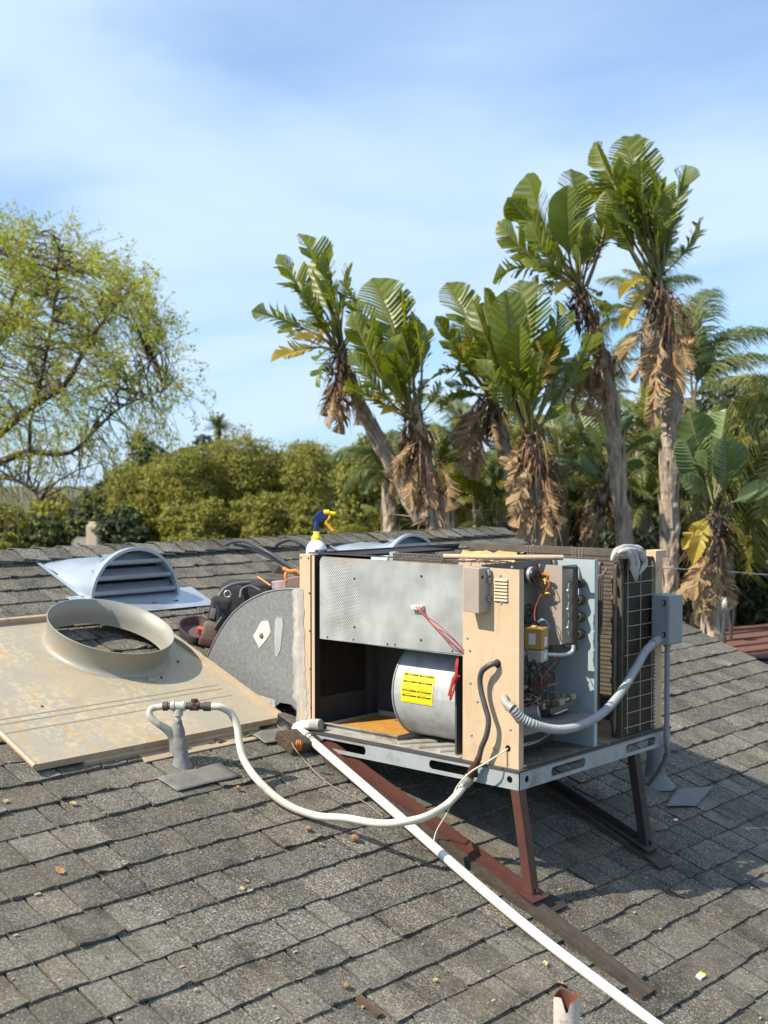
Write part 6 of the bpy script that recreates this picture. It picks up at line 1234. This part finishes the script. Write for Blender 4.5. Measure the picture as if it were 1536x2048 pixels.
M_SHADE = leafmat('shrub_leaf', (.03, .045, .012), (.08, .1, .025), .55, .25, .8, (1.3, 1.3, .4), .5)
def tree(label, k, cx, ytop, wpx, seed, mat, n, size, hpx=None, lumpn=16, name='round_crowned_tree', group='trees beyond the roof', cat='tree', asp=.5, yb=1130):
    g = random.Random(seed); m = k / FPX; C0 = dep(cx, (ytop + yb) / 2, k); base = V((C0.x, C0.y, GZ)); T = thing(name, label, cat, base, group)
    hw = wpx / 2 * m; hh = (yb - ytop) / 2 * m; lumps = []
    for i in range(lumpn):
        t = g.uniform(0, 6.28); rr = g.uniform(.25, .78); zz = g.uniform(-.8, .78); f = math.sqrt(max(.1, 1 - (zz * .95) ** 2)); r_ = min(hw, hh) * g.uniform(.3, .5)
        lumps.append((C0 + V((math.cos(t) * hw * rr * f, math.sin(t) * hw * rr * f, zz * hh)), (r_, r_, r_ * .9)))
    lumps.append((C0, (hw * .6, hw * .6, hh * .7)))
    cloud('crown', T, mat, lumps, n, size, seed, shell=.72, asp=asp)
    mb = MB(); mb.tube([base, base.lerp(C0, .6), C0], [hw * .09 + .05, hw * .07 + .04, hw * .03 + .03], 8)
    for i in range(6): l_ = lumps[i][0]; mb.tube([base.lerp(C0, .7), base.lerp(C0, .9).lerp(l_, .5), l_], [hw * .04 + .02, hw * .03 + .02, .02], 6)
    mb.build('trunk', M_BARK, T); return T
tree('olive-green tree at the left end of the hedge', 30, 290, 925, 180, 1, M_OLIVE, 42000, .033, lumpn=24)
tree('tall olive-green tree in the middle of the hedge', 31, 470, 872, 250, 2, M_OLIVE, 75000, .033, lumpn=34)
tree('olive-green tree left of the tallest hedge tree', 29, 375, 893, 170, 3, M_OLIVE, 46000, .033, lumpn=24)
tree('olive-green tree at the right end of the hedge', 31, 598, 892, 190, 4, M_OLIVE, 50000, .033, lumpn=26)
tree('low olive bush in front of the hedge trees', 27, 400, 1010, 190, 5, M_OLIVE, 30000, .033)
tree('low olive bush right of the spray bottle head', 27, 560, 985, 210, 6, M_OLIVE, 32000, .033)
tree('dark tree showing behind the left end of the hedge', 40, 305, 862, 160, 7, M_DKGRN, 14000, .08)
tree('dark tree topping the hedge beside the distant palm', 42, 395, 856, 100, 8, M_DKGRN, 9000, .075)
tree('dark tree topping the hedge right of the distant palm', 42, 535, 872, 110, 9, M_DKGRN, 9000, .075)
tree('yellow-green weeping tree behind the leaning trunk', 26, 725, 850, 150, 10, M_OLIVE, 14000, .045, lumpn=16)
tree('dark shrub below the bare left-hand tree', 26, 60, 1035, 240, 11, M_SHADE, 14000, .055)
tree('brown-green shrub beside the chimney', 28, 245, 1000, 110, 12, M_DKGRN, 9000, .055)
tree('olive shrub at the far left edge', 24, -10, 1000, 150, 13, M_OLIVE, 10000, .05)
tree('dense dark shrub behind the central tree', 17.5, 1000, 880, 260, 14, M_SHADE, 16000, .085, asp=.22)
tree('dense dark shrub behind the tall bare trunks', 18.5, 1220, 830, 290, 15, M_SHADE, 18000, .085, asp=.22)
tree('dense dark shrub filling the right edge behind the palm', 18.0, 1470, 790, 330, 16, M_DKGRN, 20000, .085, asp=.25)
for i_, (x_, y_, w_, l_) in enumerate(((655, 905, 120, 'hazy green tree in the gap right of the hedge'), (690, 930, 110, 'far olive tree just left of the leaning trunk'), (180, 985, 140, 'far grey-green tree over the chimney'), (90, 1000, 150, 'far dark tree behind the bare twigs'), (230, 940, 120, 'far tree at the left shoulder of the hedge'), (800, 900, 160, 'far tree between the two left trunks'))): tree(l_, 48, x_, y_, w_, 60 + i_, M_OLIVE if i_ % 2 else M_DKGRN, 9000, .09)
tree('dark shrub in the shade beside the red tiled roof', 13.8, 1500, 1080, 200, 17, M_DKGRN, 8000, .06, asp=.3, yb=1330)
tree('dark shrub low behind the rear corner of the unit', 13.5, 1290, 1040, 200, 18, M_DKGRN, 7000, .06, asp=.25, yb=1330)
tree('dark shrub low behind the second tree', 17.0, 860, 900, 150, 19, M_SHADE, 7000, .07, asp=.15)
# small distant palm
C = dep(437, 858, 60); B0 = V((C.x, C.y, GZ)); T = thing('distant_palm', 'tiny distant palm rising over the hedge', 'palm', B0)
mb = MB(); mb.tube([B0, C], [.16, .13], 7); mb.build('trunk', M_BARK, T); g = random.Random(2)
for i in range(34):
    t = i * 2.4; e = g.uniform(-.9, 1.2); d_ = V((math.cos(t) * math.cos(e), math.sin(t) * math.cos(e), math.sin(e))); putleaf(T, FR[3], C, C + d_ * g.uniform(.6, .85), V((0, 0, 1)), 1.6, 'frond')

# ---- big light tree at the left
LT = thing('light_leaved_tree', 'tall airy yellow-green tree with dark limbs at the left', 'tree', V((dep(-150, 1100, 21).x, dep(-150, 1100, 21).y, GZ)))
g = random.Random(77); KT = 21.0; lb_ = WL[LT.name]
limbs = [[(-150, 1010, 0, .22), (-70, 930, 0, .17), (0, 865, -.3, .12), (70, 808, -.5, .09), (130, 768, -.6, .075), (180, 680, -.6, .05), (240, 600, -.4, .03), (290, 560, -.4, .012)],
         [(-150, 1030, 0, .2), (-60, 960, .4, .14), (0, 925, .6, .11), (60, 905, .8, .09), (140, 905, 1.0, .06), (200, 850, 1.0, .045), (250, 810, 1.0, .03), (330, 780, 1.2, .012)],
         [(-100, 960, 0, .15), (-60, 850, .8, .1), (-10, 700, 1, .08), (40, 560, 1.2, .05), (70, 470, 1.2, .02)],
         [(-60, 955, .4, .1), (10, 955, -.6, .06), (60, 975, -1, .03), (80, 1000, -1, .012)],
         [(70, 808, -.5, .06), (90, 720, -1, .045), (110, 600, -1.2, .03), (120, 480, -1.2, .012)],
         [(140, 905, 1, .04), (170, 880, 0, .03), (230, 790, -.4, .02), (300, 720, -.6, .012)],
         [(60, 905, .8, .05), (60, 850, .4, .04), (75, 780, .2, .02), (60, 700, .2, .012)], [(-10, 700, 1, .05), (40, 640, 0, .03), (100, 540, 0, .012)], [(0, 865, -.3, .05), (-40, 780, -1.5, .04), (-60, 600, -1.6, .02), (-20, 470, -1.4, .012)]]
mb = MB(); nodes = []
base = V(lb_); fork = dep(-150, 1020, KT); mb.tube([base, base.lerp(fork, .6), fork], [.4, .32, .26], 10)
for L_ in limbs:
    P_ = spline([dep(x, y, KT + d_) for x, y, d_, _ in L_], 6); rr = [q[3] * .68 for q in L_]; RR = [rr[min(int(i / 6), len(rr) - 2)] + (rr[min(int(i / 6) + 1, len(rr) - 1)] - rr[min(int(i / 6), len(rr) - 2)]) * (i % 6) / 6 for i in range(len(P_) - 1)] + [rr[-1]]
    mb.tube(P_, RR, 7); nodes += P_[4:]
outline = [(-80, 470), (10, 455), (60, 470), (110, 465), (160, 500), (185, 520), (215, 545), (270, 560), (300, 620), (345, 690), (350, 740), (385, 800), (350, 850), (330, 900), (250, 870), (210, 960), (120, 1010), (0, 1010), (-80, 1010)]
def inside(x, y):
    c = False; n = len(outline)
    for i in range(n):
        (x0, y0), (x1, y1) = outline[i], outline[(i + 1) % n]
        if (y0 > y) != (y1 > y) and x < (x1 - x0) * (y - y0) / (y1 - y0) + x0: c = not c
    return c
NA = np.array([tuple(p) for p in nodes]); Q = []; NQ = 0; tw = MB()
while NQ < 1350:
    x, y = g.uniform(-80, 390), g.uniform(405, 1010)
    if not inside(x, y): continue
    if math.sin(x * .045 + 1) * math.sin(y * .04) + .5 * math.sin(x * .11 + y * .07) < g.uniform(-.9, .75): continue
    if y > 790 and g.random() < .45: continue
    dk = g.uniform(-2.2, 2.2); p = dep(x, y, KT + dk); NQ += 1
    i = int(np.argmin(((NA - np.array(p)) ** 2).sum(1))); nd = nodes[i]
    low = max(0, (y - 700) / 300.0)
    v = ((p - nd).normalized() * .6 + V((g.uniform(-.5, .5), g.uniform(-.5, .5), .35 - 1.2 * low))).normalized(); q = p; seg = [p]
    for k in range(5): q = q + v * .14; v = (v + V((g.uniform(-.2, .2), g.uniform(-.2, .2), -.10 - .25 * low))).normalized(); seg.append(q)
    tw.tube(seg, .004, 3, caps=False)
    if NQ % 2 == 0 and (nd - p).length < 2.6:
        m1 = nd.lerp(p, .5) + V((g.uniform(-.15, .15), g.uniform(-.15, .15), g.uniform(0, .25))); mb.tube([nd, m1, p], [.016, .011, .006], 4, caps=False)
    nl_ = int(15 * (1 - .85 * min(1, low))) + 1
    for _ in range(nl_):
        a = seg[g.randrange(6)] + V((g.gauss(0, .035), g.gauss(0, .035), g.gauss(0, .035))); Q.append((a, 1))
mb.build('limb', M_BARK, LT); o = tw.build('twig', surf('twig_bark', (.16, .14, .085), (.11, .09, .055), 4, .9), LT); o['kind'] = 'stuff'
M_LT = leafmat('light_tree_leaf', (.175, .215, .035), (.38, .41, .065), .55, .5, .35, (1.35, 1.25, .3), .5)
cloud('crown', LT, M_LT, [(a, .07) for a, _ in Q], int(len(Q) * 2.4), .03, 5, shell=.2, asp=.4)

# ---- neighbouring buildings
NH = thing('neighbour_house', 'low neighbouring house with grey hip roof and pale chimney', 'house', (dep(185, 1100, 34).x, dep(185, 1100, 34).y, GZ))
P0 = dep(178, 1074, 34); rz_ = P0.z; ez_ = rz_ - .9; hx_, hy_ = 5.5, 3.2; apx = [P0 + RT * -1.0, P0 + RT * .2]
cor = [P0 + RT * sx * hx_ + FH * sy * hy_ for sx, sy in ((-1, -1), (1, -1), (1, 1), (-1, 1))]
cor = [V((p.x, p.y, ez_)) for p in cor]
mb = MB(); mb.add(cor + apx, [(0, 1, 5, 4), (1, 2, 5), (2, 3, 4, 5), (3, 0, 4)]); mb.build('house_roof', surf('grey_far_roof', (.13, .12, .105), (.17, .155, .135), 3, .9), NH)
mb = MB(); ci = [P0.xy.to_3d() + RT * sx * (hx_ - .4) + FH * sy * (hy_ - .4) for sx, sy in ((-1, -1), (1, -1), (1, 1), (-1, 1))]
mb.hexa([V((p.x, p.y, GZ)) for p in ci] + [V((p.x, p.y, ez_ - .02)) for p in ci]); mb.build('house_wall', M_STUC, NH)
cb0 = dep(186, 1094, 33.5); mb = MB(); mb.obox(cb0 + V((0, 0, .1)), RT, FH, UPZ, .15, .15, .5); mb.obox(cb0 + V((0, 0, .63)), RT, FH, UPZ, .1, .1, .05); mb.build('chimney', surf('cream_stucco', (.55, .45, .34), (.5, .4, .3), 5, .9), NH, .02)
# red tiled roof at the right, with separate courses
M_TILE = surf('red_tile', (.17, .075, .052), (.125, .055, .04), 6, .85, dirt=(.12, .06, .04), dscale=5, coord='Object')
ra_, rb2, rc_ = dep(1385, 1262, 12.6), dep(1600, 1240, 13.6), dep(1560, 1345, 10.6)
RTL = thing('tiled_roof', 'red tiled roof of the low building at the right edge', 'roof', (rb2.x, rb2.y, GZ))
u_ = (rb2 - ra_); v_ = (rc_ - rb2); nr_ = v_.cross(u_).normalized()
if nr_.z < 0: nr_ = -nr_
ul, vl = 5.0, 4.2; u_.normalize(); v_ = (v_ - u_ * v_.dot(u_)).normalized(); o0 = ra_ - u_ * .6
mb = MB(); mb.obox(o0 + u_ * ul / 2 + v_ * vl / 2 - nr_ * .06, u_, v_, nr_, ul / 2, vl / 2, .04); mb.build('deck', M_SHE, RTL)
tm_ = MB(); tm_.hexa([V((-.11, -.17, 0)), V((.11, -.17, 0)), V((.11, .17, .02)), V((-.11, .17, .02)), V((-.11, -.17, .012)), V((.11, -.17, .012)), V((.11, .17, .036)), V((-.11, .17, .036))])
tme = tm_.mesh('tile', M_TILE); Mx = Matrix(((u_.x, v_.x, nr_.x), (u_.y, v_.y, nr_.y), (u_.z, v_.z, nr_.z)))
if Mx.determinant() < 0: Mx = Matrix(((-u_.x, v_.x, nr_.x), (-u_.y, v_.y, nr_.y), (-u_.z, v_.z, nr_.z)))
cnt = 0
for j in range(int(vl / .25)):
    for i in range(int(ul / .226)):
        p = o0 + u_ * (.12 + i * .226 + (j % 2) * .1) + v_ * (.15 + j * .25) - nr_ * .018; xx, yy, _ = pix(p)
        if not (1330 < xx < 1580 and 1220 < yy < 1380): continue
        o = bpy.data.objects.new('tile', tme); COL.objects.link(o); o.rotation_euler = (Mx @ Matrix.Rotation(g.uniform(-.02, .02), 3, 'Z')).to_euler(); place(o, p, RTL); cnt += 1
mb = MB(); cq = [o0 + v_ * .3 + u_ * .5, o0 + u_ * (ul - .3) + v_ * .3, o0 + u_ * (ul - .3) + v_ * (vl - .3), o0 + u_ * .5 + v_ * (vl - .3)]
mb.hexa([V((p.x, p.y, GZ)) for p in cq] + [p - nr_ * .12 for p in cq]); mb.build('house_wall', M_STUC, RTL)
# white vent cap standing at the edge of the tiled roof
LPc = dep(1450, 1207, 12.0); CPp = thing('post_cap', 'white cap with a thin post behind it by the red tiled roof', 'lamp', (LPc.x, LPc.y, LPc.z - .5))
mb = MB(); mb.lathe(LPc, (0, 0, 1), [(.0, -.065), (.04, -.065), (.052, .0), (.054, .012), (.048, .03), (.026, .034), (.024, .06), (0, .06)], 20); mb.build('cap', surf('white_cap', (.62, .62, .6), (.55, .55, .53), 5, .5), CPp)
mb = MB(); pb_ = dep(1462, 1207, 12.1); mb.tube([V((pb_.x, pb_.y, GZ)), V((pb_.x, pb_.y, LPc.z + .05))], .018, 8); mb.build('post', M_BARK, CPp)
# overhead wire
mb = MB(); mb.tube(spline([dep(1180, 1128, 11.4), dep(1360, 1138, 11.6), dep(1450, 1143, 11.8), dep(1540, 1150, 12.0), dep(1700, 1160, 12.3)], 6), .006, 6); tag(mb.build('overhead_wire', M_GALD), 'thin grey wire strung past the trunks at the right', 'wire')
# leafy mats of dead leaves on the right in shade already belong to their trees
